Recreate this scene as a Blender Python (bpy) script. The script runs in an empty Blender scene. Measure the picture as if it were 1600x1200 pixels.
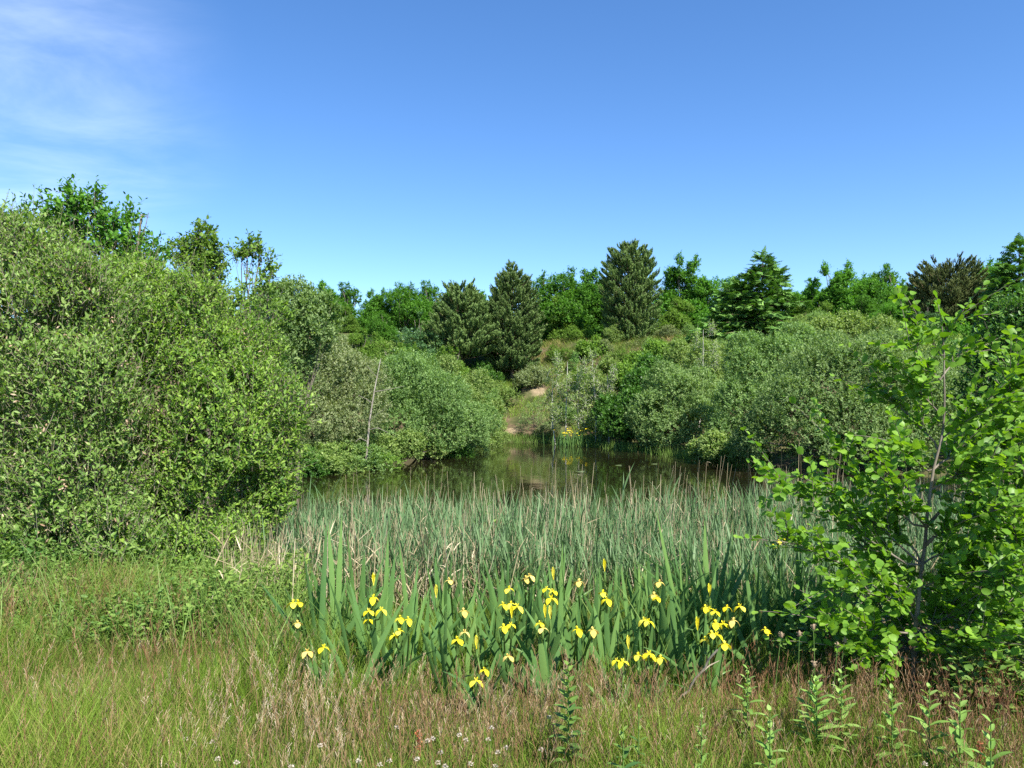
import bpy, math
import numpy as np
from mathutils import Vector

# ------------------------------------------------------------------ scene, camera, sky, sun
scene = bpy.context.scene
COL = scene.collection
R = math.radians
EYE = 1.6            # eye height above the meadow (z = 0)
F = 1186.0           # focal length in pixels of the 1600 px wide photograph
HZ = 625.0           # row of the horizon

cam_d = bpy.data.cameras.new("camera")
cam = bpy.data.objects.new("camera", cam_d)
COL.objects.link(cam)
cam.location = (0, 0, EYE)
cam.rotation_euler = (R(90), 0, 0)
cam_d.sensor_width = 36
cam_d.lens = 36 * F / 1600
cam_d.shift_y = (HZ - 600) / 1600
cam_d.clip_start = 0.05
cam_d.clip_end = 3000
scene.camera = cam

SUN_EL, SUN_AZ = 50.0, 147.0     # azimuth clockwise from +y (view direction): behind the camera, on the right
world = bpy.data.worlds.new("World")
scene.world = world
world.use_nodes = True
wn, wl = world.node_tree.nodes, world.node_tree.links
wn.clear()
w_out = wn.new("ShaderNodeOutputWorld")
w_bg = wn.new("ShaderNodeBackground")
w_sky = wn.new("ShaderNodeTexSky")
w_sky.sky_type = 'NISHITA'
w_sky.sun_disc = False
w_sky.sun_elevation = R(SUN_EL)
w_sky.sun_rotation = R(SUN_AZ)
w_sky.altitude = 1400
w_sky.air_density = 1.0
w_sky.dust_density = 0.12
w_sky.ozone_density = 3.0
w_bg.inputs["Strength"].default_value = 0.105
# thin cirrus, high on the left
w_co = wn.new("ShaderNodeTexCoord")
def wmath(op, a, b=None, c=None):
    n = wn.new("ShaderNodeMath"); n.operation = op
    for i, v in enumerate((a, b, c)):
        if v is None: continue
        if isinstance(v, (int, float)): n.inputs[i].default_value = v
        else: wl.new(v, n.inputs[i])
    return n.outputs[0]
w_sep = wn.new("ShaderNodeSeparateXYZ"); wl.new(w_co.outputs["Generated"], w_sep.inputs[0])
zc = wmath('MAXIMUM', w_sep.outputs[2], 0.03)
cu = wmath('DIVIDE', w_sep.outputs[0], wmath('ADD', zc, 0.12))
cv = wmath('DIVIDE', w_sep.outputs[1], wmath('ADD', zc, 0.12))
w_cmb = wn.new("ShaderNodeCombineXYZ"); wl.new(cu, w_cmb.inputs[0]); wl.new(cv, w_cmb.inputs[1])
w_map = wn.new("ShaderNodeMapping"); wl.new(w_cmb.outputs[0], w_map.inputs[0])
w_map.inputs["Rotation"].default_value = (0, 0, R(28)); w_map.inputs["Scale"].default_value = (1.0, 1.7, 1.0)
w_noi = wn.new("ShaderNodeTexNoise"); wl.new(w_map.outputs[0], w_noi.inputs["Vector"])
w_noi.inputs["Scale"].default_value = 1.2; w_noi.inputs["Detail"].default_value = 9; w_noi.inputs["Roughness"].default_value = 0.6
w_noi.inputs["Distortion"].default_value = 0.5
w_dot = wn.new("ShaderNodeVectorMath"); w_dot.operation = 'DOT_PRODUCT'
cd = Vector((-0.74, 1.0, 0.42)).normalized()
w_dot.inputs[1].default_value = cd; wl.new(w_co.outputs["Generated"], w_dot.inputs[0])
w_mr = wn.new("ShaderNodeMapRange"); w_mr.interpolation_type = 'SMOOTHSTEP'
w_mr.inputs[1].default_value = 0.955; w_mr.inputs[2].default_value = 1.0; wl.new(w_dot.outputs["Value"], w_mr.inputs[0])
w_nr = wn.new("ShaderNodeMapRange"); w_nr.interpolation_type = 'SMOOTHSTEP'
w_nr.inputs[1].default_value = 0.25; w_nr.inputs[2].default_value = 0.95; wl.new(w_noi.outputs["Fac"], w_nr.inputs[0])
c_mask = wmath('MULTIPLY', wmath('MULTIPLY', w_mr.outputs[0], w_nr.outputs[0]), 0.36)
w_hsv = wn.new("ShaderNodeHueSaturation"); w_hsv.inputs["Saturation"].default_value = 1.2; w_hsv.inputs["Hue"].default_value = 0.504
wl.new(w_sky.outputs[0], w_hsv.inputs["Color"])
w_mix = wn.new("ShaderNodeMix"); w_mix.data_type = 'RGBA'
wl.new(c_mask, w_mix.inputs[0]); wl.new(w_hsv.outputs[0], w_mix.inputs[6])
w_mix.inputs[7].default_value = (7.2, 8.0, 9.0, 1)
wl.new(w_mix.outputs[2], w_bg.inputs["Color"]); wl.new(w_bg.outputs[0], w_out.inputs[0])

sun_d = bpy.data.lights.new("sun", 'SUN'); sun_d.energy = 5.0; sun_d.angle = R(0.5); sun_d.color = (1.0, 0.95, 0.86)
sun = bpy.data.objects.new("sun", sun_d); COL.objects.link(sun)
sdir = Vector((math.sin(R(SUN_AZ)) * math.cos(R(SUN_EL)), math.cos(R(SUN_AZ)) * math.cos(R(SUN_EL)), math.sin(R(SUN_EL))))
sun.rotation_euler = sdir.to_track_quat('Z', 'Y').to_euler()
sun.location = sdir * 60

vs = scene.view_settings
vs.view_transform = 'Standard'; vs.look = 'None'; vs.exposure = 1.22; vs.gamma = 1; vs.use_curve_mapping = False
scene.render.engine = 'CYCLES'
cy = scene.cycles
cy.max_bounces = 6; cy.diffuse_bounces = 4; cy.glossy_bounces = 3; cy.transmission_bounces = 4; cy.transparent_max_bounces = 4
cy.use_denoising = False
cy.caustics_reflective = False; cy.caustics_refractive = False

# ------------------------------------------------------------------ helpers
def at(px, py, d):
    """pixel of the photograph at distance d -> point of the place"""
    return np.array([(px - 800) / F * d, d, EYE - (py - HZ) / F * d])

def nrm(a):
    return a / np.maximum(np.linalg.norm(a, axis=-1, keepdims=True), 1e-9)

UP = np.array([0., 0., 1.])

class MB:
    def __init__(s): s.v = []; s.t = []; s.f = {}; s.n = 0
    def add(s, v, f, tint=0.5):
        v = np.asarray(v, float).reshape(-1, 3)
        for ff in (f if isinstance(f, list) and np.ndim(f[0]) == 2 else [f]):
            ff = np.asarray(ff, np.int64)
            s.f.setdefault(ff.shape[1], []).append(ff + s.n)
        s.v.append(v)
        s.t.append(np.broadcast_to(np.asarray(tint, float), (len(v),)) if np.ndim(tint) == 0 else np.asarray(tint, float))
        s.n += len(v)
    def mesh(s, name, mat, smooth=False):
        me = bpy.data.meshes.new(name)
        if s.n:
            v = np.concatenate(s.v); t = np.concatenate(s.t)
            me.vertices.add(len(v)); me.vertices.foreach_set("co", v.astype(np.float32).ravel())
            loops, starts, off = [], [], 0
            for k, fl in s.f.items():
                fa = np.concatenate(fl); loops.append(fa.ravel())
                starts.append(off + np.arange(len(fa)) * k); off += fa.size
            loops = np.concatenate(loops).astype(np.int32); starts = np.concatenate(starts).astype(np.int32)
            me.loops.add(len(loops)); me.loops.foreach_set("vertex_index", loops)
            me.polygons.add(len(starts)); me.polygons.foreach_set("loop_start", starts)
            me.update(calc_edges=True)
            a = me.attributes.new("tint", 'FLOAT', 'POINT'); a.data.foreach_set("value", t.astype(np.float32))
            if smooth: me.polygons.foreach_set("use_smooth", np.ones(len(starts), bool))
        me.materials.append(mat)
        return me
    def build(s, name, mat, parent=None, smooth=False):
        return link(name, s.mesh(name, mat, smooth), parent)

def link(name, data, parent=None):
    o = bpy.data.objects.new(name, data); COL.objects.link(o)
    if parent: o.parent = parent
    return o

def tag(o, label=None, cat=None, group=None, kind=None):
    if label: o["label"] = label
    if cat: o["category"] = cat
    if group: o["group"] = group
    if kind: o["kind"] = kind
    return o

def empty(name, loc, rz=0.0, sc=(1, 1, 1)):
    o = link(name, None); o.location = tuple(loc); o.rotation_euler = (0, 0, rz); o.scale = sc
    o.empty_display_size = 0.2
    return o

def copy_tree(o, parent=None):
    c = o.copy(); COL.objects.link(c)
    if parent: c.parent = parent
    for ch in list(o.children): copy_tree(ch, c)
    return c

def wob(p, k, seed=0, oct=3):
    """cheap smooth noise in about -1..1 at points p (n,3)"""
    r = np.random.default_rng(1000 + seed); s = np.zeros(len(p)); a = 1.0; tot = 0
    for o in range(oct):
        for _ in range(3):
            d = r.normal(size=3); d /= np.linalg.norm(d)
            s += a * np.sin(p @ (d * k * 2 ** o) + r.uniform(0, 6.28) + 1.3 * np.sin(p @ (r.normal(size=3) * k * 0.6 * 2 ** o)))
        tot += a * 1.7; a *= 0.55
    return np.clip(s / tot, -1, 1)

def inst(mb, P, D, N, L, W, tm, tint):
    """leaf template tm=(verts, faces) at points P along D with normal N"""
    tv, tf = tm
    D = nrm(D); X = nrm(np.cross(D, N)); N = np.cross(X, D)
    n, k = len(P), len(tv)
    L = np.broadcast_to(L, (n,)); W = np.broadcast_to(W, (n,))
    V = (P[:, None, :] + tv[None, :, 0, None] * (W[:, None, None] * X[:, None, :])
         + tv[None, :, 1, None] * (L[:, None, None] * D[:, None, :])
         + tv[None, :, 2, None] * (W[:, None, None] * N[:, None, :]))
    fl = []
    for ff in tf:
        ff = np.asarray(ff)
        fl.append((ff[None] + (np.arange(n) * k)[:, None, None]).reshape(-1, ff.shape[1]))
    mb.add(V.reshape(-1, 3), fl, np.repeat(np.broadcast_to(tint, (n,)), k))

T_QUAD = (np.array([(0, 0, 0), (.5, .45, .1), (0, 1, 0), (-.5, .45, .1)]), [[[0, 1, 2, 3]]])
T_FOLD = (np.array([(0, 0, 0), (.42, .3, .14), (.38, .68, .1), (0, 1, -.1), (-.38, .68, .1), (-.42, .3, .14)]),
          [[[0, 1, 2, 3], [0, 3, 4, 5]]])
def _alder():
    ts = [0, .1, .3, .55, .8, .95, 1.0]; hw = [.03, .24, .44, .52, .44, .22, .05]
    v = []; f = []
    for i, (t, h) in enumerate(zip(ts, hw)):
        bow = -.12 * t * t
        r = .03 * (-1) ** i
        v += [(-h, t, .13 * h * 2 + bow + r), (0, t - .02 * (i == 6), bow), (h, t, .13 * h * 2 + bow + r)]
    for i in range(6):
        a = 3 * i; f += [[a, a + 1, a + 4, a + 3], [a + 1, a + 2, a + 5, a + 4]]
    return np.array(v, float), [f]
T_ALDER = _alder()
def _needles():
    r = np.random.default_rng(5); v = []; f = []
    for i in range(13):
        t = i / 13 * .85; az = i * 2.4; c, s = math.cos(az), math.sin(az)
        b = np.array([0, t, 0.]); d = np.array([c * .55, .75, s * .55]) * .38; q = np.array([-s, 0, c]) * .085
        v += [b - q, b + q, b + d]; f.append([3 * i, 3 * i + 1, 3 * i + 2])
    b = [(-.05, 0, 0), (.05, 0, 0), (0, 1.0, 0)]; k = len(v); v += b; f.append([k, k + 1, k + 2])
    return np.array(v, float), [f]
T_NEEDLE = _needles()
def _spray():
    v = [(0, 0, 0), (.10, .2, 0), (0, 1, -.05), (-.10, .2, 0)]; f4 = [[0, 1, 2, 3]]
    for i, t in enumerate((.12, .32, .52, .7)):
        for sgn in (-1, 1):
            k = len(v); l = .55 * (1 - t * .75)
            v += [(0, t, 0), (sgn * l * .75, t + l * .45, -.05), (sgn * l * .45, t + l * .62, -.02), (0, t + .13, 0)]
            f4.append([k, k + 1, k + 2, k + 3])
    return np.array(v, float), [f4]
T_SPRAY = _spray()

def tubes(mb, P, rad, sides=5, tint=0.5):
    """n polylines P (n,k,3), radii (n,k) -> tubes"""
    P = np.asarray(P, float); rad = np.asarray(rad, float)
    if P.ndim == 2: P = P[None]; rad = rad[None]
    n, k, _ = P.shape
    T = np.gradient(P, axis=1); T = nrm(T)
    ref = np.where(np.abs(T[..., 2:3]) > .9, np.array([1., 0, 0]), UP)
    ref = np.broadcast_to(ref[:, :1], T.shape)
    A = nrm(np.cross(T, ref)); B = np.cross(T, A)
    an = np.arange(sides) / sides * 2 * np.pi
    V = P[:, :, None, :] + rad[:, :, None, None] * (np.cos(an)[None, None, :, None] * A[:, :, None, :] + np.sin(an)[None, None, :, None] * B[:, :, None, :])
    i = np.arange(n)[:, None, None] * k * sides; j = np.arange(k - 1)[None, :, None] * sides; s = np.arange(sides)[None, None, :]; s2 = (s + 1) % sides
    f = np.stack([i + j + s, i + j + s2, i + j + sides + s2, i + j + sides + s], -1).reshape(-1, 4)
    t = np.repeat(np.broadcast_to(tint, (n,)), k * sides)
    mb.add(V.reshape(-1, 3), f, t)

def ribbons(mb, P, U, bend, L, W, S, k=4, prof=None, fold=0.0, tint=0.5, power=2.0):
    """blades: base P, first direction U, bend vector, length, width, side vector S; k segments"""
    n = len(P); t = np.linspace(0, 1, k + 1)
    L = np.broadcast_to(L, (n,)); W = np.broadcast_to(W, (n,))
    if prof is None: prof = 1 - t ** 1.6
    prof = np.asarray(prof)
    C = P[:, None] + U[:, None] * (L[:, None] * t)[:, :, None] + bend[:, None] * (t ** power)[None, :, None]
    S = nrm(S); h = .5 * W[:, None, None] * prof[None, :, None] * S[:, None]
    if fold:
        N = nrm(np.cross(S, U)); mid = C + N[:, None] * (fold * W[:, None, None] * prof[None, :, None])
        V = np.stack([C - h, mid, C + h], 2); c = 3
    else:
        V = np.stack([C - h, C + h], 2); c = 2
    i = (np.arange(n) * (k + 1) * c)[:, None, None]; j = (np.arange(k) * c)[None, :, None]; q = np.arange(c - 1)[None, None, :]
    f = np.stack([i + j + q, i + j + q + 1, i + j + c + q + 1, i + j + c + q], -1).reshape(-1, 4)
    mb.add(V.reshape(-1, 3), f, np.repeat(np.broadcast_to(tint, (n,)), (k + 1) * c))

def curve(p0, p1, p2, k):
    t = np.linspace(0, 1, k)[:, None]
    return (1 - t) ** 2 * p0 + 2 * t * (1 - t) * p1 + t ** 2 * p2

def poly(pts, k):
    """resample a polyline to k points"""
    pts = np.asarray(pts, float); s = np.r_[0, np.cumsum(np.linalg.norm(np.diff(pts, axis=0), axis=1))]
    u = np.linspace(0, s[-1], k)
    return np.stack([np.interp(u, s, pts[:, i]) for i in range(3)], 1)

# ------------------------------------------------------------------ materials
def new_mat(name):
    m = bpy.data.materials.new(name); m.use_nodes = True
    n = m.node_tree.nodes; n.clear()
    return m, n, m.node_tree.links

GAIN = dict(willow_near=1.62, willow_left=1.6, oak=1.5, oak_light=1.25, blue_green=1.3, grey_willow=1.55, brown_willow=1.5, green_willow=1.6, birch=1.6, dark_shrub=1.35, pine=2.75, pine_tip=1.0, pine_brown=2.5, spruce=2.2, iris_leaf=1.35, alder=1.48, herb=1.25, herb_pale=1.4, grass=1.28, seed_head=1.15, reed=1.18)
def leaf_mat(name, cols, trans=0.32, rough=0.5, spec=0.35, vary=0.12, tcol=(1.15, 1.25, .45)):
    spec = spec * (.55 if name not in ('alder', 'lily') else .8); gain = GAIN.get(name, 1.0); cols = [tuple(min(.9, x * gain) for x in c) for c in cols]
    m, n, l = new_mat(name)
    out = n.new("ShaderNodeOutputMaterial"); mix = n.new("ShaderNodeMixShader")
    p = n.new("ShaderNodeBsdfPrincipled"); t = n.new("ShaderNodeBsdfTranslucent")
    a = n.new("ShaderNodeAttribute"); a.attribute_name = "tint"
    cr = n.new("ShaderNodeValToRGB"); e = cr.color_ramp.elements
    while len(e) < len(cols): e.new(0.5)
    for i, c in enumerate(cols):
        e[i].position = i / max(1, len(cols) - 1); e[i].color = (*c, 1)
    l.new(a.outputs["Fac"], cr.inputs[0])
    oi = n.new("ShaderNodeObjectInfo"); mr = n.new("ShaderNodeMapRange")
    mr.inputs[3].default_value = 1 - vary; mr.inputs[4].default_value = 1 + vary
    l.new(oi.outputs["Random"], mr.inputs[0])
    h = n.new("ShaderNodeHueSaturation"); l.new(cr.outputs[0], h.inputs["Color"]); l.new(mr.outputs[0], h.inputs["Value"])
    l.new(h.outputs[0], p.inputs["Base Color"])
    p.inputs["Roughness"].default_value = rough; p.inputs["Specular IOR Level"].default_value = spec
    mu = n.new("ShaderNodeMix"); mu.data_type = 'RGBA'; mu.blend_type = 'MULTIPLY'; mu.inputs[0].default_value = 1
    l.new(h.outputs[0], mu.inputs[6]); mu.inputs[7].default_value = (*tcol, 1)
    l.new(mu.outputs[2], t.inputs["Color"])
    mix.inputs[0].default_value = trans
    l.new(p.outputs[0], mix.inputs[1]); l.new(t.outputs[0], mix.inputs[2]); l.new(mix.outputs[0], out.inputs[0])
    return m

def bark_mat(name, c1, c2, scale=9.0, rough=0.9):
    m, n, l = new_mat(name)
    out = n.new("ShaderNodeOutputMaterial"); p = n.new("ShaderNodeBsdfPrincipled")
    tc = n.new("ShaderNodeTexCoord"); no = n.new("ShaderNodeTexNoise"); no.inputs["Scale"].default_value = scale; no.inputs["Detail"].default_value = 5
    mp = n.new("ShaderNodeMapping"); mp.inputs["Scale"].default_value = (1, 1, .35)
    l.new(tc.outputs["Object"], mp.inputs[0]); l.new(mp.outputs[0], no.inputs["Vector"])
    cr = n.new("ShaderNodeValToRGB"); cr.color_ramp.elements[0].position = .35; cr.color_ramp.elements[1].position = .65
    cr.color_ramp.elements[0].color = (*c1, 1); cr.color_ramp.elements[1].color = (*c2, 1)
    l.new(no.outputs[0], cr.inputs[0]); l.new(cr.outputs[0], p.inputs["Base Color"])
    b = n.new("ShaderNodeBump"); b.inputs["Strength"].default_value = .5; b.inputs["Distance"].default_value = .02
    l.new(no.outputs[0], b.inputs["Height"]); l.new(b.outputs[0], p.inputs["Normal"])
    p.inputs["Roughness"].default_value = rough
    l.new(p.outputs[0], out.inputs[0])
    return m

M = {}
M['willow_near'] = leaf_mat("willow_near", [(.055, .115, .022), (.105, .185, .026), (.165, .25, .040)], .42, .42, .4, .03)
M['willow_left'] = leaf_mat("willow_left", [(.060, .115, .024), (.108, .180, .036), (.175, .245, .07)], .42, .42, .4, .03)
M['dead_leaf'] = leaf_mat("dead_leaf", [(.30, .20, .12), (.42, .30, .20), (.52, .42, .30)], .2, .8, .1, .05, (1, .9, .7))
M['oak'] = leaf_mat("oak", [(.034, .098, .012), (.06, .155, .018), (.095, .215, .026)], .42, .45, .35, .2)
M['oak_light'] = leaf_mat("oak_light", [(.065, .13, .02), (.11, .195, .03), (.16, .26, .045)], .42, .5, .3, .15)
M['blue_green'] = leaf_mat("blue_green", [(.035, .085, .03), (.06, .13, .045), (.09, .175, .06)], .28, .4, .5, .15)
M['grey_willow'] = leaf_mat("grey_willow", [(.066, .115, .036), (.106, .170, .054), (.17, .232, .092)], .42, .55, .3, .06)
M['brown_willow'] = leaf_mat("brown_willow", [(.078, .11, .042), (.13, .165, .070), (.20, .225, .12)], .42, .6, .25, .05)
M['green_willow'] = leaf_mat("green_willow", [(.06, .11, .035), (.10, .17, .05), (.155, .23, .08)], .42, .5, .35, .06)
M['birch'] = leaf_mat("birch", [(.075, .125, .03), (.125, .185, .05), (.19, .245, .08)], .42, .5, .3, .12)
M['dark_shrub'] = leaf_mat("dark_shrub", [(.028, .075, .014), (.05, .125, .02), (.085, .18, .032)], .42, .4, .45, .05)
M['pine'] = leaf_mat("pine", [(.028, .048, .015), (.05, .080, .023), (.085, .120, .038)], .12, .55, .3, .12)
M['pine_tip'] = leaf_mat("pine_tip", [(.12, .135, .06), (.17, .18, .085), (.23, .23, .12)], .15, .6, .25, .1)
M['pine_brown'] = leaf_mat("pine_brown", [(.030, .046, .015), (.052, .068, .023), (.085, .095, .037)], .12, .6, .25, .08)
M['spruce'] = leaf_mat("spruce", [(.03, .066, .016), (.055, .115, .024), (.10, .18, .04)], .16, .5, .35, .08)
M['alder'] = leaf_mat("alder", [(.055, .125, .014), (.092, .185, .02), (.145, .25, .032)], .42, .42, .3, .04, (1.3, 1.35, .3))
M['iris_leaf'] = leaf_mat("iris_leaf", [(.052, .115, .034), (.082, .16, .044), (.125, .215, .058)], .26, .4, .4, .08)
M['iris_stem'] = leaf_mat("iris_stem", [(.09, .17, .04), (.12, .21, .05), (.15, .24, .06)], .2, .45, .35, .05)
M['iris_petal'] = leaf_mat("iris_petal", [(.76, .62, .012), (.84, .74, .03), (.87, .81, .15)], .3, .55, .2, .05, (1, .95, .6))
M['iris_faded'] = leaf_mat("iris_faded", [(.62, .44, .08), (.72, .55, .13), (.76, .62, .22)], .25, .7, .1, .05, (1, .95, .7))
M['reed'] = leaf_mat("reed", [(.055, .115, .040), (.088, .155, .060), (.14, .21, .10)], .24, .5, .3, .04, (1, 1.1, .6))
M['reed_dry'] = leaf_mat("reed_dry", [(.24, .19, .105), (.36, .295, .175), (.50, .43, .29)], .15, .8, .15, .05, (1, .9, .7))
M['grass'] = leaf_mat("grass", [(.27, .20, .085), (.115, .15, .03), (.085, .15, .018), (.13, .21, .022), (.19, .255, .045)], .33, .5, .25, .03)
M['seed_head'] = leaf_mat("seed_head", [(.15, .072, .038), (.215, .13, .068), (.32, .235, .14), (.46, .40, .28)], .22, .8, .1, .03, (1, .85, .7))
M['tall_grass'] = leaf_mat("tall_grass", [(.09, .17, .03), (.14, .23, .045), (.20, .29, .08)], .33, .5, .25, .03)
M['herb'] = leaf_mat("herb", [(.05, .115, .03), (.10, .175, .035), (.165, .24, .05)], .3, .5, .3, .05)
M['herb_pale'] = leaf_mat("herb_pale", [(.09, .17, .035), (.14, .235, .05), (.20, .295, .08)], .32, .5, .3, .06)
M['clover'] = leaf_mat("clover", [(.34, .26, .18), (.50, .43, .34), (.66, .61, .53)], .2, .8, .1, .05, (1, 1, .9))
M['sorrel'] = leaf_mat("sorrel", [(.28, .08, .04), (.38, .13, .06), (.46, .20, .10)], .2, .7, .1, .05, (1, .7, .5))
M['plantain'] = leaf_mat("plantain", [(.22, .15, .09), (.33, .25, .16), (.45, .36, .25)], .1, .8, .1, .05)
M['lily'] = leaf_mat("lily", [(.10, .14, .05), (.14, .18, .07), (.2, .22, .1)], .1, .35, .5, .05)
M['bark'] = bark_mat("bark", (.075, .06, .045), (.20, .17, .13))
M['willow_bark'] = bark_mat("willow_bark", (.12, .10, .06), (.26, .23, .16))
M['alder_bark'] = bark_mat("alder_bark", (.085, .07, .05), (.20, .17, .13), 14)
M['birch_bark'] = bark_mat("birch_bark", (.34, .31, .26), (.62, .59, .53), 6)
M['dead_wood'] = bark_mat("dead_wood", (.22, .19, .15), (.38, .345, .29), 12)
M['stick'] = bark_mat("stick", (.22, .18, .12), (.38, .33, .24), 14)
M['pine_bark'] = bark_mat("pine_bark", (.10, .065, .04), (.24, .16, .10))

# ------------------------------------------------------------------ terrain and water
WATER = -0.8
SHORE = np.array([(-1.6, 9.6), (-3.6, 11.5), (-6.0, 15), (-7.7, 20), (-8.0, 25.5), (-6.8, 30), (-4.6, 34), (-2.9, 39), (-1.2, 43.4),
                  (2.1, 42.6), (5.2, 39), (7.6, 34), (9.2, 28.5), (10.6, 25.6), (12.6, 24), (15, 19.5), (13, 14), (9.5, 11.2), (5, 9.8), (1, 9.3)])
def shore_dist(x, y):
    """distance to the pond's edge, positive on land"""
    p = np.stack([x, y], -1); best = np.full(x.shape, 1e9); inside = np.zeros(x.shape, bool)
    for i in range(len(SHORE)):
        a, b = SHORE[i], SHORE[(i + 1) % len(SHORE)]
        ab = b - a; t = np.clip(((p - a) @ ab) / (ab @ ab), 0, 1)
        best = np.minimum(best, np.linalg.norm(p - (a + t[..., None] * ab), axis=-1))
        c = (a[1] > y) != (b[1] > y)
        inside ^= c & (x < (b[0] - a[0]) * (y - a[1]) / (b[1] - a[1] + 1e-12) + a[0])
    return np.where(inside, -best, best)
def sstep(a, b, v):
    t = np.clip((v - a) / (b - a), 0, 1); return t * t * (3 - 2 * t)
def ground(x, y):
    x = np.asarray(x, float); y = np.asarray(y, float); shp = x.shape
    x = x.ravel(); y = y.ravel()
    d = shore_dist(x, y)
    far = sstep(26, 50, y)
    H = 0.8 + 6.2 * far; S = 4.6 + 11 * far
    p = np.stack([x, y, 0 * x], -1)
    z = WATER + H * sstep(-.06, 1, d / S) * np.where(d > 0, 1, .3)
    z = z + np.where(d > 0, np.minimum(d * .12, 1), 0) * (.05 * wob(p, 1.1, 3) + far * .5 * wob(p, .35, 4))
    z = np.where(d < 0, np.maximum(WATER - .12 * (-d) - .02, WATER - 1.2), z)
    return z.reshape(shp)
def gz(x, y): return float(ground(np.array([x]), np.array([y]))[0])

def axis(parts):
    return np.unique(np.concatenate([np.arange(a, b, s) for a, b, s in parts]))
gx = axis([(-900, -60, 60), (-60, -20, 4), (-20, 20, .4), (20, 60, 4), (60, 961, 60)])
gy = axis([(-900, -20, 60), (-20, 0, 2), (0, 12, .3), (12, 66, .5), (66, 100, 4), (100, 1001, 60)])
X, Y = np.meshgrid(gx, gy)
mb = MB(); V = np.stack([X, Y, ground(X, Y)], -1)
ny, nx = X.shape
idx = np.arange(ny * nx).reshape(ny, nx)
mb.add(V.reshape(-1, 3), np.stack([idx[:-1, :-1], idx[:-1, 1:], idx[1:, 1:], idx[1:, :-1]], -1).reshape(-1, 4))
gm, n, l = new_mat("ground")
out = n.new("ShaderNodeOutputMaterial"); p = n.new("ShaderNodeBsdfPrincipled"); p.inputs["Roughness"].default_value = .95; p.inputs["Specular IOR Level"].default_value = .1
geo = n.new("ShaderNodeNewGeometry")
def noise(scale, detail=6, rough=.6):
    q = n.new("ShaderNodeTexNoise"); q.inputs["Scale"].default_value = scale; q.inputs["Detail"].default_value = detail; q.inputs["Roughness"].default_value = rough
    l.new(geo.outputs["Position"], q.inputs["Vector"]); return q
def ramp(src, stops):
    q = n.new("ShaderNodeValToRGB"); e = q.color_ramp.elements
    while len(e) < len(stops): e.new(.5)
    for i, (s, c) in enumerate(stops): e[i].position = s; e[i].color = (*c, 1)
    l.new(src, q.inputs[0]); return q
def mixc(f, a, b):
    q = n.new("ShaderNodeMix"); q.data_type = 'RGBA'
    l.new(f, q.inputs[0])
    for i, v in ((6, a), (7, b)):
        if isinstance(v, tuple): q.inputs[i].default_value = (*v, 1)
        else: l.new(v, q.inputs[i])
    return q.outputs[2]
base = ramp(noise(.9, 8).outputs[0], [(.3, (.04, .038, .02)), (.5, (.065, .08, .025)), (.68, (.12, .12, .045))])
heath = ramp(noise(.45, 7).outputs[0], [(.42, (0, 0, 0)), (.58, (1, 1, 1))])
fine = ramp(noise(7, 5).outputs[0], [(.3, (.07, .05, .032)), (.7, (.15, .11, .065))])
c1 = mixc(heath.outputs[0], base.outputs[0], fine.outputs[0])
def spot(center, r0, r1):
    vm = n.new("ShaderNodeVectorMath"); vm.operation = 'DISTANCE'; l.new(geo.outputs["Position"], vm.inputs[0]); vm.inputs[1].default_value = center
    no = noise(.8, 6)
    ad = n.new("ShaderNodeMath"); ad.operation = 'MULTIPLY_ADD'; l.new(no.outputs[0], ad.inputs[0]); ad.inputs[1].default_value = 3.2; l.new(vm.outputs["Value"], ad.inputs[2])
    mr = n.new("ShaderNodeMapRange"); mr.interpolation_type = 'SMOOTHSTEP'; mr.inputs[1].default_value = r0; mr.inputs[2].default_value = r1; mr.inputs[3].default_value = 1; mr.inputs[4].default_value = 0
    l.new(ad.outputs[0], mr.inputs[0]); return mr.outputs[0]
sandc = ramp(noise(3, 6).outputs[0], [(.3, (.18, .135, .08)), (.7, (.32, .25, .16))])
for cpt, a, b in (((1.3, 49.5, 2.6), 2.0, 2.7), ((-.3, 48.6, 2.2), 1.9, 2.5), ((0.1, 44.9, 0), 1.9, 2.4)):
    c1 = mixc(spot(cpt, a, b), c1, sandc.outputs[0])
l.new(c1, p.inputs["Base Color"])
bp = n.new("ShaderNodeBump"); bp.inputs["Strength"].default_value = .7; bp.inputs["Distance"].default_value = .06
l.new(noise(9, 5).outputs[0], bp.inputs["Height"]); l.new(bp.outputs[0], p.inputs["Normal"])
l.new(p.outputs[0], out.inputs[0])
tag(mb.build("ground", gm, None, True), kind="structure")

wm_, n, l = new_mat("water")
out = n.new("ShaderNodeOutputMaterial"); p = n.new("ShaderNodeBsdfPrincipled")
p.inputs["Base Color"].default_value = (.011, .010, .004, 1); p.inputs["Roughness"].default_value = .045; p.inputs["IOR"].default_value = 1.33
geo = n.new("ShaderNodeNewGeometry"); mp = n.new("ShaderNodeMapping"); mp.inputs["Scale"].default_value = (1, .55, 1)
l.new(geo.outputs["Position"], mp.inputs[0])
q = n.new("ShaderNodeTexNoise"); q.inputs["Scale"].default_value = 2.2; q.inputs["Detail"].default_value = 3; l.new(mp.outputs[0], q.inputs["Vector"])
b = n.new("ShaderNodeBump"); b.inputs["Strength"].default_value = .16; b.inputs["Distance"].default_value = .03
l.new(q.outputs[0], b.inputs["Height"]); l.new(b.outputs[0], p.inputs["Normal"]); l.new(p.outputs[0], out.inputs[0])
mb = MB()
cen = SHORE.mean(0); ring = cen + (SHORE - cen) * (1 + 1.6 / np.linalg.norm(SHORE - cen, axis=1, keepdims=True))
vv = np.c_[ring, np.full(len(ring), WATER)]
mb.add(np.vstack([[*cen, WATER], vv]), [[0, i + 1, (i + 1) % len(ring) + 1] for i in range(len(ring))])
tag(mb.build("pond_water", wm_), kind="structure")

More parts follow.
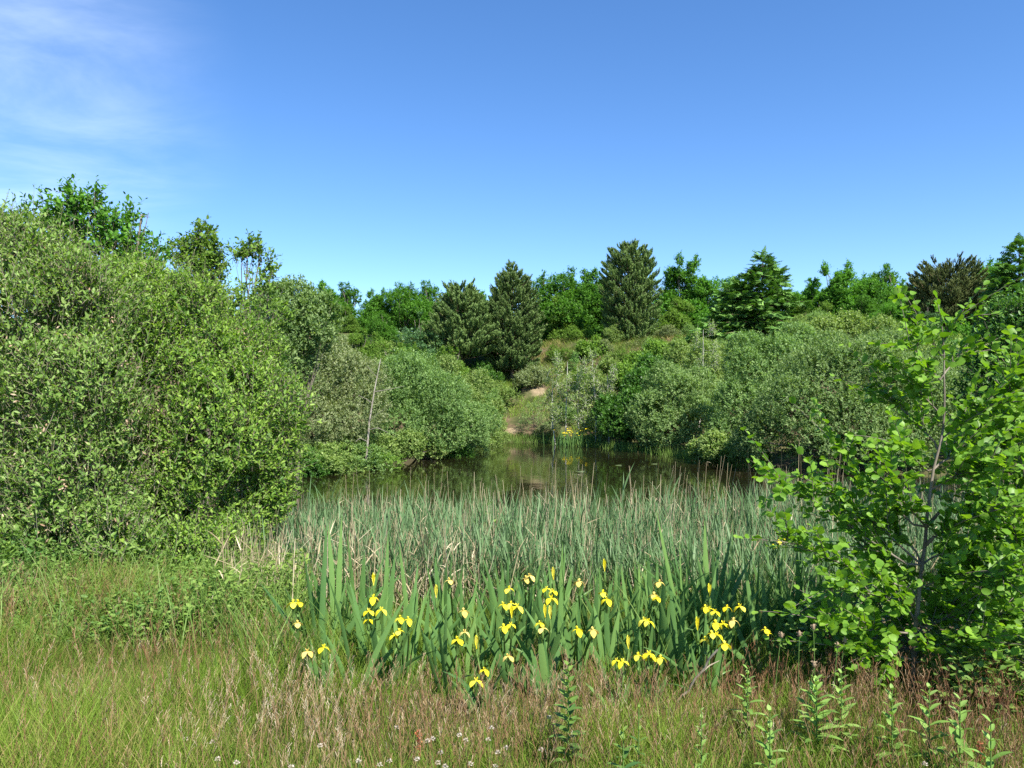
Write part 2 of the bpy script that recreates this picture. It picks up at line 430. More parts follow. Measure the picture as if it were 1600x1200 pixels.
# ------------------------------------------------------------------ broadleaf crowns
def fib(n, r):
    v = r.normal(size=(n, 3)); return nrm(v)

def leafy(mbc, mbt, blobs, rng, n_sh, sh_len, m, L, W, tm, up=.5, inner=.35, gap=.15, gapk=1.2, seed=0, spread=.9, tube=0, lump=.18, low=-.75):
    """leafy shoots over the shells of blobs (n,6: centre, radii)"""
    blobs = np.asarray(blobs, float)
    if blobs.shape[1] == 4: blobs = np.c_[blobs, blobs[:, 3], blobs[:, 3]]
    w = (blobs[:, 3] * blobs[:, 4] * blobs[:, 5]) ** (2 / 3); w /= w.sum()
    b = rng.choice(len(blobs), n_sh, p=w)
    d = fib(n_sh, rng); d[:, 2] = np.where(d[:, 2] < low, -d[:, 2], d[:, 2])
    c, rad = blobs[b, :3], blobs[b, 3:]
    rr = np.where(rng.random(n_sh) < inner, rng.uniform(.35, .8, n_sh), 1 - np.abs(rng.normal(0, .12, n_sh)))
    rr *= 1 + lump * wob(c + d * rad, 2.4 / np.mean(rad), seed + 11, 2)
    P = c + d * rad * rr[:, None]
    keep = np.ones(n_sh, bool)
    for j in range(len(blobs)):
        q = np.linalg.norm((P - blobs[j, :3]) / blobs[j, 3:], axis=1)
        keep &= ~((q < .62) & (b != j) & (rng.random(n_sh) < .75))
    keep &= wob(P, gapk, seed) > (-1 + 2 * gap * rng.uniform(.7, 1.3, n_sh))
    P, d = P[keep], d[keep]; ns = len(P)
    D = nrm(d * .75 + UP * up + rng.normal(0, .42, (ns, 3)))
    sl = sh_len * rng.uniform(.55, 1.35, ns)
    bend = rng.normal(0, .16, (ns, 3)) * sl[:, None] + UP * (sl * rng.uniform(-.25, .2, ns))[:, None]
    st = P - D * sl[:, None] * .5
    if tube and mbt is not None:
        t = np.linspace(0, 1, 4)
        C = st[:, None] + D[:, None] * (sl[:, None] * t)[:, :, None] + bend[:, None] * (t ** 2)[None, :, None]
        tubes(mbt, C, np.broadcast_to(tube * np.array([1, .8, .6, .25]), (ns, 4)), 3)
    t = (np.arange(m)[None] + rng.uniform(0, 1, (ns, m))) / m
    t = .12 + .9 * t
    C = st[:, None] + D[:, None] * (sl[:, None] * t)[:, :, None] + bend[:, None] * (t ** 2)[:, :, None]
    az = rng.uniform(0, 6.28, (ns, 1)) + np.arange(m)[None] * 2.4 + rng.normal(0, .3, (ns, m))
    A = nrm(np.cross(D, rng.normal(size=(ns, 3)))); B = np.cross(D, A)
    side = np.cos(az)[..., None] * A[:, None] + np.sin(az)[..., None] * B[:, None]
    ld = nrm(D[:, None] * rng.uniform(.3, 1.1, (ns, m, 1)) + side * spread + UP * .1)
    nn = nrm(UP * .75 + d[:, None] * .6 + rng.normal(0, .38, (ns, m, 3)))
    sz = rng.uniform(.5, 1.4, (ns, m)) * (1 - .35 * (t > .85))
    tint = np.clip(.5 + .22 * rng.normal(size=(ns, m)) + .26 * rng.normal(size=(ns, 1)) + .3 * (t - .5), 0, 1)
    inst(mbc, C.reshape(-1, 3), ld.reshape(-1, 3), nn.reshape(-1, 3), (L * sz).ravel(), (W * sz * rng.uniform(.85, 1.15, (ns, m))).ravel(), tm, tint.ravel())
    return P, d

def limbs(mbt, base, blobs, rng, r0, sides=5, k=7, sub=3):
    """limbs from the base to every blob, with a few forks"""
    blobs = np.asarray(blobs, float)
    for bl in blobs:
        c = bl[:3]; h = c[2] - base[2]
        ctrl = base + np.array([(c[0] - base[0]) * .35, (c[1] - base[1]) * .35, h * .65])
        pts = curve(base + rng.normal(0, r0 * 1.2, 3) * [1, 1, 0], ctrl, c + rng.normal(0, .12, 3) * bl[3], k)
        pts[1:-1] += rng.normal(0, .02 * max(h, .4), (k - 2, 3))
        rr = r0 * rng.uniform(.6, 1.0) * np.linspace(1, .3, k)
        tubes(mbt, pts, rr, sides)
        for _ in range(sub):
            i = rng.integers(k // 2, k); e = c + fib(1, rng)[0] * np.array(bl[3:6] if len(bl) > 4 else [bl[3]] * 3) * .9
            if e[2] < pts[i, 2] - .3: e[2] = pts[i, 2] + .1
            q = curve(pts[i], (pts[i] + e) / 2 + UP * .15 * abs(e[2] - pts[i, 2]) + rng.normal(0, .04, 3), e, 5)
            tubes(mbt, q, rr[i] * np.linspace(.7, .15, 5), max(3, sides - 1))

def px_blobs(lst):
    out = []
    for (px, py, d, rp, *sq) in lst:
        c = at(px, py, d); r = rp / F * d; s = sq[0] if sq else 1
        out.append((*c, r, r * 1.05, r * s))
    return np.array(out)

def blob_tree(name, label, cat, lst, base_px, base_d, leaf, bark, n_sh, sh_len, m, L, W, tm, seed, r0=.06, group=None, dead=0, wands=0, **kw):
    """tree or bush whose crown is given by blobs; parts: trunk, crown"""
    rng = np.random.default_rng(seed)
    bx = (base_px - 800) / F * base_d
    base = np.array([bx, base_d, max(gz(bx, base_d), WATER - .2) - .05])
    bl = px_blobs(lst); bl[:, :3] -= base
    o = tag(empty(name, base), label, cat, group)
    mt, mc = MB(), MB()
    leafy(mc, mt, bl, rng, n_sh, sh_len, m, L, W, tm, seed=seed, **kw)
    if wands: leafy(mc, mt, bl, rng, wands, .62, 17, L * .95, W, tm, seed=seed + 3, up=1.5, inner=0, gap=.05, spread=.75, tube=.004, lump=.25, low=-.2)
    limbs(mt, np.zeros(3), bl, rng, r0, sub=5 if wands else 3)
    mt.build("trunk", M[bark], o, True); mc.build("crown", M[leaf], o)
    if dead:
        md = MB(); P, d = leafy(MB(), None, bl, rng, dead, .1, 1, L, W, tm, seed=seed + 5, inner=0)
        for q in range(7):
            inst(md, P + rng.normal(0, .03, P.shape), nrm(-UP * .6 + d + rng.normal(0, .7, P.shape)), rng.normal(size=P.shape) + d, .035 * rng.uniform(.6, 1.5, len(P)), .016, T_FOLD, np.clip(rng.normal(.5, .25, len(P)), 0, 1))
        tag(md.build("dead_catkins", M['dead_leaf'], o), kind="stuff")
    return o

# ------------------------------------------------------------------ near left: big willows and the trees behind them
blob_tree("willow_bush", "big greyish green willow bush at the left edge, full of tan dead catkins", "bush",
          [(-40, 460, 7.9, 120), (50, 478, 7.8, 105), (110, 500, 7.6, 95), (20, 560, 7.4, 120), (120, 620, 7.3, 110), (0, 700, 7.3, 115), (110, 750, 7.2, 105), (20, 820, 7.2, 95),
           (-140, 560, 7.9, 150), (-130, 760, 7.6, 150), (-30, 420, 8.1, 80), (150, 800, 7.3, 60), (190, 690, 7.5, 70), (20, 862, 7.0, 62), (110, 850, 6.9, 62), (-80, 850, 7.0, 80), (190, 855, 6.9, 52), (50, 425, 8.0, 55)],
          60, 7.9, 'willow_left', 'willow_bark', 14500, .25, 8, .053, .023, T_FOLD, 11, r0=.030, dead=420, wands=800, up=.9, inner=.16, gap=.30, gapk=2.6, tube=.0035, lump=.35)
blob_tree("willow_bush", "dense fresh green willow bush standing at the left end of the reed bed", "bush",
          [(220, 510, 8.8, 90), (295, 515, 8.8, 72), (345, 570, 8.7, 70), (250, 600, 8.4, 100), (385, 630, 8.6, 75), (330, 690, 8.3, 95), (240, 720, 8.2, 85), (405, 720, 8.5, 68),
           (420, 790, 8.5, 55), (330, 800, 8.2, 80), (250, 830, 8.0, 65), (380, 850, 8.2, 52), (280, 868, 7.2, 46), (345, 872, 7.4, 40), (220, 870, 7.0, 45), (205, 450, 9.4, 55), (395, 545, 9.2, 42), (432, 680, 8.8, 36), (268, 475, 9.2, 42), (180, 560, 8.5, 80)],
          290, 8.7, 'willow_near', 'willow_bark', 15500, .24, 8, .051, .024, T_FOLD, 12, r0=.026, dead=60, wands=800, up=.8, inner=.16, gap=.28, gapk=2.6, tube=.003, lump=.35)
blob_tree("oak_tree", "tall oak whose bright green top rises above the willow bushes at far left", "tree",
          [(115, 338, 11.5, 34), (78, 330, 11.5, 22), (150, 318, 11.5, 12, 2.2), (135, 350, 11.6, 42), (185, 355, 11.6, 36), (222, 335, 11.7, 12), (105, 302, 11.5, 12, 1.6), (90, 400, 11.8, 70), (190, 430, 11.8, 70), (230, 395, 11.8, 30)],
          150, 11.8, 'oak', 'bark', 950, .32, 9, .085, .045, T_FOLD, 13, r0=.06, up=.7, inner=.3, gap=.32, gapk=1.6, tube=.004, lump=.3)
blob_tree("alder_tree", "airy young alder with see-through top, left one of two side by side on the skyline", "tree",
          [(315, 375, 16, 16, 1.5), (300, 395, 16, 20), (330, 395, 16, 18), (310, 425, 16, 30), (330, 420, 16, 22), (280, 395, 16, 14), (310, 490, 16, 50)],
          318, 16, 'oak_light', 'bark', 950, .34, 8, .09, .055, T_FOLD, 14, r0=.05, up=.6, inner=.3, gap=.25, tube=.005, lump=.35)
blob_tree("alder_tree", "airy young alder with rounded top, right one of two on the skyline", "tree",
          [(390, 392, 16.5, 20), (374, 412, 16.5, 20), (408, 412, 16.5, 20), (392, 435, 16.5, 34), (420, 430, 16.5, 14), (385, 490, 16.5, 60)],
          392, 16.5, 'oak_light', 'bark', 950, .34, 8, .09, .055, T_FOLD, 15, r0=.05, up=.6, inner=.3, gap=.22, tube=.005, lump=.35)
blob_tree("grey_willow", "tall dull grey-green willow between the young alders and the hilltop oaks", "bush",
          [(455, 482, 21, 42), (490, 490, 21, 36), (430, 500, 21, 50), (480, 520, 21, 50), (440, 560, 21, 60), (510, 500, 21, 25), (425, 470, 21, 25)],
          455, 21, 'grey_willow', 'bark', 4680, .32, 9, 0.099, 0.044, T_QUAD, 16, r0=.06, up=.8, inner=.25, gap=.14)

# ------------------------------------------------------------------ willows along the pond's shores
blob_tree("grey_willow", "broad brownish-grey willow overhanging the water on the left shore", "bush",
          [(500, 590, 27, 62), (450, 610, 26, 60), (540, 600, 27.5, 50), (480, 660, 26, 55), (530, 665, 26.5, 45), (560, 640, 27, 45), (440, 560, 27, 45), (500, 690, 26, 30), (445, 690, 25.5, 35), (520, 560, 28, 35), (575, 600, 28, 35)],
          500, 27, 'brown_willow', 'bark', 10080, .36, 9, 0.094, 0.039, T_QUAD, 21, r0=.06, up=.9, inner=.2, gap=.12, gapk=1.0)
blob_tree("green_willow", "rounded green willow reaching out over the water beside the pale dead trunk", "bush",
          [(630, 610, 30.5, 55), (680, 630, 31, 52), (620, 660, 30, 52), (680, 675, 31, 45), (725, 660, 32.5, 38), (650, 590, 31.5, 36), (740, 680, 33, 25), (600, 610, 30, 40), (600, 690, 29.5, 30), (710, 620, 32.5, 28), (755, 660, 34, 25)],
          660, 31.5, 'green_willow', 'bark', 10080, .34, 9, 0.094, 0.044, T_QUAD, 22, r0=.06, up=.8, inner=.2, gap=.12, gapk=1.0)
blob_tree("sallow_bush", "low yellow-green sallow skirting the water below the dead trunk", "bush",
          [(560, 700, 27.5, 24), (600, 705, 28, 20), (640, 700, 29, 24), (530, 698, 27, 22), (680, 702, 30.5, 16), (500, 705, 26.3, 18)],
          600, 28.4, 'birch', 'bark', 2700, .3, 8, 0.094, 0.052, T_QUAD, 23, r0=.03, up=.6, inner=.2, gap=.12)
blob_tree("sallow_bush", "small light green sallow on the bank below the small pine", "bush",
          [(735, 640, 41, 28), (760, 665, 42, 26), (745, 600, 43, 22), (715, 610, 42, 24), (700, 575, 44, 20), (775, 640, 43, 14)],
          740, 43, 'birch', 'bark', 2700, .34, 8, 0.110, 0.065, T_QUAD, 24, r0=.03, up=.7, inner=.25, gap=.2)
blob_tree("grey_willow", "wide dome-shaped grey-green willow on the right shore behind the alder sapling", "bush",
          [(1360, 590, 26, 68), (1290, 610, 26, 70), (1420, 620, 25.5, 65), (1240, 650, 25.5, 60), (1330, 670, 25, 65), (1200, 685, 25.5, 42), (1270, 700, 24.6, 42), (1400, 690, 24.5, 55), (1470, 660, 25, 60), (1460, 590, 26, 45), (1300, 560, 27, 40), (1390, 555, 27, 40), (1170, 695, 26, 25)],
          1330, 25.8, 'grey_willow', 'bark', 17100, .34, 9, 0.094, 0.044, T_QUAD, 25, r0=.07, up=.6, inner=.2, gap=.13, gapk=1.1)
blob_tree("green_willow", "leafy green willow in the middle of the right shore, next to the wide grey dome", "bush",
          [(1180, 600, 30, 50), (1220, 570, 30, 45), (1150, 640, 29.5, 45), (1190, 650, 29, 45), (1250, 540, 31, 35), (1130, 680, 29, 28), (1165, 560, 31, 35)],
          1180, 30, 'green_willow', 'bark', 6480, .34, 9, 0.099, 0.047, T_QUAD, 26, r0=.05, up=.6, inner=.2, gap=.15)
blob_tree("sallow_bush", "low yellow-green sallow dipping into the water at the foot of the right shore", "bush",
          [(1120, 700, 28.3, 24), (1155, 702, 27.3, 22), (1090, 705, 29.3, 14), (1185, 715, 26.4, 16)],
          1130, 28.6, 'birch', 'bark', 1980, .3, 8, 0.094, 0.055, T_QUAD, 27, r0=.03, up=.5, inner=.2, gap=.1)
blob_tree("grey_willow", "rounded grey-leaved willow on the far right shore with dark gaps at its foot", "bush",
          [(1060, 630, 35, 46), (1020, 650, 35, 38), (1090, 660, 34, 38), (1050, 675, 34, 34), (1040, 600, 36, 34), (1090, 610, 36, 36), (1020, 680, 34.5, 22)],
          1055, 35.3, 'grey_willow', 'bark', 6120, .34, 9, 0.105, 0.055, T_QUAD, 28, r0=.05, up=.7, inner=.2, gap=.16)
blob_tree("alder_bush", "dark green alder bush at the water's edge, left of the rounded grey willow", "bush",
          [(985, 640, 38, 32), (965, 660, 38, 28), (1000, 610, 39, 30), (990, 675, 37.5, 22), (1015, 585, 40, 26), (950, 640, 39, 22)],
          985, 38.6, 'dark_shrub', 'bark', 3960, .36, 8, 0.121, 0.078, T_QUAD, 29, r0=.04, up=.6, inner=.25, gap=.2)
blob_tree("hazel_bush", "fresh green bush above the dark alder bush on the far bank", "bush",
          [(1000, 575, 44, 26), (1030, 560, 44, 26), (975, 590, 43, 22), (1010, 600, 43, 26)],
          1005, 44.5, 'oak_light', 'bark', 2340, .36, 8, 0.132, 0.085, T_QUAD, 30, r0=.04, up=.6, inner=.25, gap=.18)
blob_tree("sallow_bush", "olive green thicket between the middle willow and the spruce on the right", "bush",
          [(1100, 570, 40, 34), (1140, 590, 39, 34), (1080, 600, 39, 30), (1120, 620, 38, 32), (1150, 560, 40, 28), (1060, 555, 42, 22)],
          1110, 40, 'birch', 'bark', 4860, .36, 8, 0.110, 0.065, T_QUAD, 31, r0=.04, up=.7, inner=.2, gap=.2)
blob_tree("sallow_bush", "yellowish green thicket behind the wide grey dome willow", "bush",
          [(1250, 540, 38, 34), (1290, 530, 38, 34), (1330, 520, 38, 30), (1210, 560, 37, 30), (1380, 525, 37, 26), (1420, 540, 36, 30)],
          1300, 38, 'birch', 'bark', 4500, .36, 8, 0.110, 0.065, T_QUAD, 32, r0=.04, up=.8, inner=.2, gap=.2)
blob_tree("dark_thicket", "tall dark glossy thicket at the right edge of the photo behind the alder saplings", "bush",
          [(1580, 530, 14, 60), (1640, 560, 14, 90), (1560, 600, 13.8, 62), (1610, 660, 13.5, 80), (1540, 660, 13.6, 45), (1720, 560, 14, 110), (1690, 700, 13.5, 90), (1560, 720, 13.2, 50), (1600, 490, 14.2, 36)],
          1620, 14.2, 'dark_shrub', 'bark', 4200, .30, 9, .085, .05, T_FOLD, 33, r0=.05, up=.4, inner=.22, gap=.22, gapk=1.6, tube=.003, lump=.3)
blob_tree("gorse_bush", "dark green gorse low on the bare slope above the grassy landing", "bush",
          [(832, 648, 45, 20), (818, 662, 44.6, 14), (850, 660, 44.8, 16), (845, 635, 45.5, 13)],
          835, 45.2, 'pine', 'bark', 900, .22, 7, .08, .02, T_QUAD, 34, r0=.03, up=.6, inner=.3, gap=.1)
blob_tree("tussock_bush", "pale dry heath tussock on the landing beside the dark gorse", "bush",
          [(850, 676, 43.7, 11), (866, 672, 43.7, 9), (838, 680, 43.5, 8)],
          850, 43.8, 'brown_willow', 'bark', 756, .22, 7, 0.099, 0.026, T_QUAD, 35, r0=.02, up=.8, inner=.3, gap=.1)
blob_tree("young_bush", "bright yellow-green bush high on the slope between the two tall pines", "bush",
          [(925, 552, 52, 14), (940, 545, 52, 11), (912, 545, 52, 11), (930, 535, 52.3, 8)],
          926, 52.3, 'oak_light', 'bark', 756, .34, 8, 0.143, 0.091, T_QUAD, 36, r0=.03, up=.7, inner=.3, gap=.15)
blob_tree("gorse_bush", "small dark evergreen shrub on the slope just below the bright bush", "bush",
          [(897, 566, 51, 9), (899, 555, 51, 6), (893, 574, 51, 7)],
          897, 51.2, 'spruce', 'bark', 260, .2, 7, .09, .025, T_QUAD, 37, r0=.02, up=.8, inner=.3, gap=.05)
blob_tree("brown_bush", "brown half-dead brushwood under the right-hand tall pine", "bush",
          [(985, 552, 52, 18), (1005, 545, 52, 18), (965, 560, 51.5, 13), (1020, 555, 51.5, 14)],
          992, 52.2, 'pine_brown', 'bark', 700, .4, 6, .12, .03, T_QUAD, 38, r0=.04, up=.5, inner=.4, gap=.3)
blob_tree("sallow_bush", "pale green scrub on the slope between the birch saplings and the bright bush", "bush",
          [(950, 585, 46, 20), (930, 600, 45, 18), (970, 600, 45, 18), (955, 570, 47, 15)],
          950, 46.4, 'birch', 'bark', 1620, .36, 8, 0.121, 0.072, T_QUAD, 39, r0=.03, up=.7, inner=.25, gap=.25)

# slender birch saplings with pale stems, far right bank
bt = [(868, 692, 41.5, 590, "leftmost slender birch sapling on the far bank, beside the gorse"),
      (884, 693, 41, 565, "slender birch sapling second from the gorse, pale stem showing at its foot"),
      (906, 694, 40.5, 575, "slender birch sapling standing in the patch of far yellow irises"),
      (930, 696, 40, 560, "slender birch sapling just right of the far yellow irises"),
      (952, 697, 39.6, 585, "slender birch sapling touching the dark green alder bush"),
      (1092, 640, 37.5, 515, "slim pale-stemmed birch rising out of the olive green thicket")]
for i, (px, by, d, ty, lab) in enumerate(bt):
    rng = np.random.default_rng(400 + i)
    c = at(px, by, d); base = np.array([c[0], d, min(gz(c[0], d), c[2]) - .05]); top = at(px + rng.uniform(-8, 8), ty, d); h = top[2] - base[2]
    o = tag(empty("birch_sapling", base), lab, "tree", "birch saplings on the far bank")
    mt, mc = MB(), MB()
    pts = poly([(0, 0, 0), (rng.normal(0, .08), 0, h * .35), (top[0] - base[0], rng.normal(0, .1), h)], 10)
    tubes(mt, pts, .045 * np.linspace(1, .2, 10), 5)
    bl = np.array([(*(pts[j] + np.r_[rng.normal(0, .35, 2), 0]), .42 * (1.15 - j / 14), .42, .5) for j in (3, 4, 5, 5, 6, 6, 7, 8, 9)])
    leafy(mc, mt, bl, rng, 430, .35, 7, .095, .055, T_QUAD, up=.4, inner=.4, gap=.2, seed=50 + i, tube=.006)
    mt.build("trunk", M['birch_bark'], o, True); mc.build("crown", M['birch'], o)

# dead standing trunk in front of the left shore willows
o = tag(empty("dead_tree", (at(572, 715, 26.2)[0], 26.2, WATER - .1)), "bleached dead trunk with bare side branches in front of the left shore willows", "tree")
b0 = np.array(o.location); mt = MB()
mt2 = MB()
tubes(mt, poly([at(572, 722, 26.2) - b0, at(577, 660, 26.1) - b0, at(585, 610, 26) - b0, at(592, 575, 26) - b0, at(595, 560, 26) - b0], 14), .038 * np.linspace(1.2, .25, 14), 6)
for (a, c, e) in (((586, 612), (610, 608), (632, 603)), ((582, 630), (570, 622), (560, 618)), ((590, 590), (580, 580), (574, 572)), ((578, 655), (592, 645), (600, 640)), ((576, 672), (590, 668), (606, 676)), ((574, 690), (562, 684), (556, 690))):
    tubes(mt2, poly([at(*a, 26.05) - b0, at(*c, 25.7) - b0, at(*e, 25.6) - b0], 6), .014 * np.linspace(1, .3, 6), 4)
mt.build("trunk", M['dead_wood'], o, True); mt2.build("bare_branches", M['dead_wood'], o, True)

# ------------------------------------------------------------------ hilltop broadleaf trees: a few crowns, copied
def oak_proto(seed, leaf, h=5.6, wd=2.0, nb=15, n_sh=3300, lean=1.0):
    rng = np.random.default_rng(seed)
    bl = []
    for i in range(nb):
        z = h * rng.uniform(.10, .86); rr = wd * (.50 if z < h * .7 else .36) * rng.uniform(.75, 1.2)
        a = rng.uniform(0, 6.28); q = wd * rng.uniform(.2, .85) * (1.05 - .55 * (z / h) ** 2)
        bl.append((math.cos(a) * q, math.sin(a) * q, z, rr, rr, rr * .85))
    for i in range(4):   # upright leaders breaking the outline
        a = rng.uniform(0, 6.28); q = wd * rng.uniform(0, .7)
        bl.append((math.cos(a) * q, math.sin(a) * q, h * rng.uniform(.84, .98), .22, .22, .5))
    mt, mc = MB(), MB()
    leafy(mc, mt, bl, rng, int(n_sh * 1.5), .42, 10, .125, .075, T_QUAD, up=.7, inner=.22, gap=.14, gapk=1.0, seed=seed, lump=.3)
    limbs(mt, np.zeros(3), bl, rng, .07, 4, 6, 1)
    return mt.mesh("trunk", M['bark'], True), mc.mesh("crown", M[leaf])
PROTO = {}
for k, (sd, lf, h, wd) in {'a': (61, 'oak', 5.6, 2.1), 'b': (62, 'oak', 5.8, 1.8), 'c': (63, 'oak', 5.2, 2.4), 'd': (64, 'oak', 6.2, 1.7),
                           'l': (65, 'oak_light', 4.6, 1.9), 'm': (66, 'oak_light', 5.0, 1.6), 'g': (67, 'blue_green', 5.2, 1.9)}.items():
    PROTO[k] = (*oak_proto(sd, lf, h, wd), h)
def place_tree(k, px, ty, d, name, label, cat="tree", group=None, rz=0, wide=1.0):
    tm, cm, h = PROTO[k]
    x = (px - 800) / F * d; z0 = gz(x, d) - .15
    s = max((at(px, ty, d)[2] - z0) / h, .55 if cat == 'bush' else .4)
    o = tag(empty(name, (x, d, z0), rz, (s * wide, s * wide, s)), label, cat, group)
    link("trunk", tm, o); link("crown", cm, o)
    return o
G = "oaks of the hilltop wood"
sky_row = [
    ('b', 512, 446, 60, "leftmost hilltop oak, next to the tall dull grey-green willow"),
    ('a', 545, 447, 61, "hilltop oak with a flat crown, second from the dull grey willow"),
    ('d', 590, 454, 62, "low hilltop oak in the dip of the skyline left of the small pine"),
    ('c', 628, 443, 62, "hilltop oak with ragged shoots on top, left of the dark small pine"),
    ('a', 672, 444, 63, "hilltop oak crown directly behind the small pine, left side"),
    ('b', 712, 452, 63, "hilltop oak crown showing above the small pine's tip"),
    ('d', 748, 458, 64, "hilltop oak squeezed against the left flank of the left tall pine"),
    ('c', 858, 432, 62, "bright hilltop oak against the right flank of the left tall pine"),
    ('a', 896, 428, 62, "broad bright oak midway between the two tall pines"),
    ('b', 932, 430, 63, "bright hilltop oak against the left flank of the right tall pine"),
    ('d', 1066, 404, 62, "oak with tall leafy leaders just right of the right tall pine"),
    ('c', 1100, 436, 62, "hilltop oak in the dip between the right tall pine and the spruce"),
    ('a', 1135, 440, 63, "hilltop oak partly hidden by the left side of the spruce"),
    ('b', 1262, 440, 60, "low hilltop oak just right of the spruce"),
    ('d', 1312, 413, 58, "tallest oak between the spruce and the dark umbrella pine"),
    ('c', 1352, 428, 58, "hilltop oak in the middle of the gap left of the umbrella pine"),
    ('a', 1392, 420, 57, "hilltop oak touching the left branches of the umbrella pine"),
    ('b', 1430, 440, 57, "hilltop oak behind the umbrella pine's left branches"),
    ('c', 1550, 405, 56, "hilltop oak showing between the umbrella pine and the right edge spruce"),
]
for i, (k, px, ty, d, lab) in enumerate(sky_row):
    place_tree(k, px, ty, d, "oak_tree", lab, group=G, rz=i * 2.1 + .3, wide=1.12)
rr_ = np.random.default_rng(9)
for i in range(22):     # the second row: only slivers of them show
    px = 470 + i * 52 + rr_.uniform(-12, 12)
    place_tree("abcd"[i % 4], px, 462 + rr_.uniform(-8, 10), 69 + rr_.uniform(-2, 3), "oak_tree", "oak in the back row of the hilltop wood, all but hidden by nearer crowns", group="back row of hilltop oaks", rz=i * 1.7, wide=1.15)
slope_row = [
    ('g', 520, 512, 46, "bluish green tree in the scrub right of the tall dull willow"),
    ('l', 565, 520, 47, "yellow-green tree in the scrub above the brownish-grey shore willow"),
    ('a', 600, 492, 53, "deep green oak filling the slope below the skyline dip"),
    ('g', 655, 495, 50, "dark bluish tree just left of the small pine"),
    ('m', 622, 540, 45, "light green young tree directly above the rounded shore willow"),
    ('l', 540, 490, 54, "light green tree under the flat-crowned hilltop oak"),
    ('m', 695, 545, 47, "light green young tree at the small pine's lower left"),
    ('l', 1060, 470, 57, "light green tree under the oak with tall leaders"),
    ('m', 1290, 480, 50, "yellow-green young tree right of the spruce's foot"),
    ('a', 1345, 462, 52, "vivid green oak on the slope below the tallest gap oak"),
    ('c', 1390, 475, 50, "vivid green oak on the slope left of the umbrella pine's trunk"),
    ('l', 1255, 500, 48, "light green tree against the right side of the spruce"),
    ('g', 1450, 505, 44, "dark bluish tree in the shade under the umbrella pine"),
    ('b', 1500, 500, 40, "deep green tree beneath the umbrella pine's right side"),
    ('l', 870, 470, 60, "light green bush-like oak right of the left pine, low on the hilltop"),
    ('a', 1560, 500, 36, "deep green tree below the right edge spruce"),
]
for i, (k, px, ty, d, lab) in enumerate(slope_row):
    place_tree(k, px, ty, d, "broadleaf_tree", lab, group="broadleaf trees on the slope", rz=i * 1.3, wide=1.1)
for i, (px, ty, d) in enumerate([(400, 470, 50), (330, 470, 45), (250, 470, 42), (150, 450, 40), (60, 460, 38), (-60, 440, 36), (1650, 430, 45), (1720, 440, 40), (1780, 430, 34)]):
    place_tree("acbdacbda"[i], px, ty, d, "oak_tree", "oak of the wood behind the nearer bushes, hidden from the pond's near bank", group="oaks behind the side bushes", rz=i * 1.9, wide=1.2)

# scrub that closes the slope below the trees
def shrub_proto(seed, leaf, h, wd, n_sh=1500, L=.10, W=.055):
    rng = np.random.default_rng(seed); bl = []
    for i in range(9):
        a = rng.uniform(0, 6.28); q = wd * rng.uniform(.1, .8); z = h * rng.uniform(.15, .78) * (1.1 - .4 * q / wd); rr = wd * rng.uniform(.35, .5)
        bl.append((math.cos(a) * q, math.sin(a) * q, z, rr, rr, rr * .85))
    mt, mc = MB(), MB()
    leafy(mc, mt, bl, rng, n_sh, .34, 9, L, W, T_QUAD, up=.8, inner=.22, gap=.2, gapk=1.6, seed=seed, lump=.35)
    limbs(mt, np.zeros(3), bl, rng, .03, 4, 6, 1)
    return mt.mesh("trunk", M['bark'], True), mc.mesh("crown", M[leaf])
for k, (sd, lf, h, wd) in {'p': (91, 'birch', 2.4, 1.6), 'q': (92, 'oak_light', 2.2, 1.5), 'r': (93, 'green_willow', 2.5, 1.8), 't': (94, 'brown_willow', 1.6, 1.3), 'u': (95, 'dark_shrub', 2.3, 1.5)}.items():
    PROTO[k] = (*shrub_proto(sd, lf, h, wd), h)
SC = [('p', 690, 590, 47), ('u', 705, 560, 49), ('q', 725, 585, 46), ('r', 755, 612, 45.5), ('p', 770, 595, 48), ('p', 775, 650, 44.4), ('r', 880, 635, 45),
      ('q', 910, 575, 49), ('u', 935, 620, 43.5), ('q', 965, 570, 50), ('p', 985, 580, 48), ('r', 1020, 545, 50), ('t', 1045, 530, 53), ('q', 1065, 540, 50), ('p', 1090, 535, 48), ('r', 1125, 545, 46),
      ('p', 1155, 545, 45), ('u', 1180, 555, 45), ('q', 1215, 540, 46), ('p', 1245, 530, 46), ('r', 1275, 515, 47), ('q', 1310, 505, 46), ('u', 1340, 500, 44), ('p', 1365, 505, 42), ('q', 1400, 500, 42), ('r', 1430, 515, 38), ('p', 1465, 525, 36), ('u', 1500, 520, 34), ('p', 1530, 540, 32),
      ('q', 505, 520, 50), ('p', 535, 535, 48), ('u', 560, 530, 50), ('q', 585, 530, 49), ('p', 610, 535, 49), ('u', 640, 530, 49), ('q', 665, 545, 48), ('r', 685, 550, 50), ('p', 520, 560, 42), ('r', 480, 560, 40), ('q', 570, 555, 43), ('p', 600, 565, 42),
      ('u', 755, 560, 51), ('t', 830, 575, 50), ('p', 1050, 600, 41), ('q', 1005, 640, 40.5), ('r', 925, 655, 41.5), ('t', 945, 560, 52), ('q', 900, 520, 56), ('p', 955, 530, 54), ('q', 1010, 520, 55), ('p', 1045, 512, 56), ('r', 1078, 515, 55), ('q', 870, 540, 53)]
for i, (k, px, ty, d) in enumerate(SC):
    place_tree(k, px, ty, d, "scrub_bush", "bush in the mixed scrub that covers the slope below the hilltop trees", "bush", "scrub bushes on the slope", rz=i * 1.1, wide=1.1 + .15 * math.sin(i * 2.3))
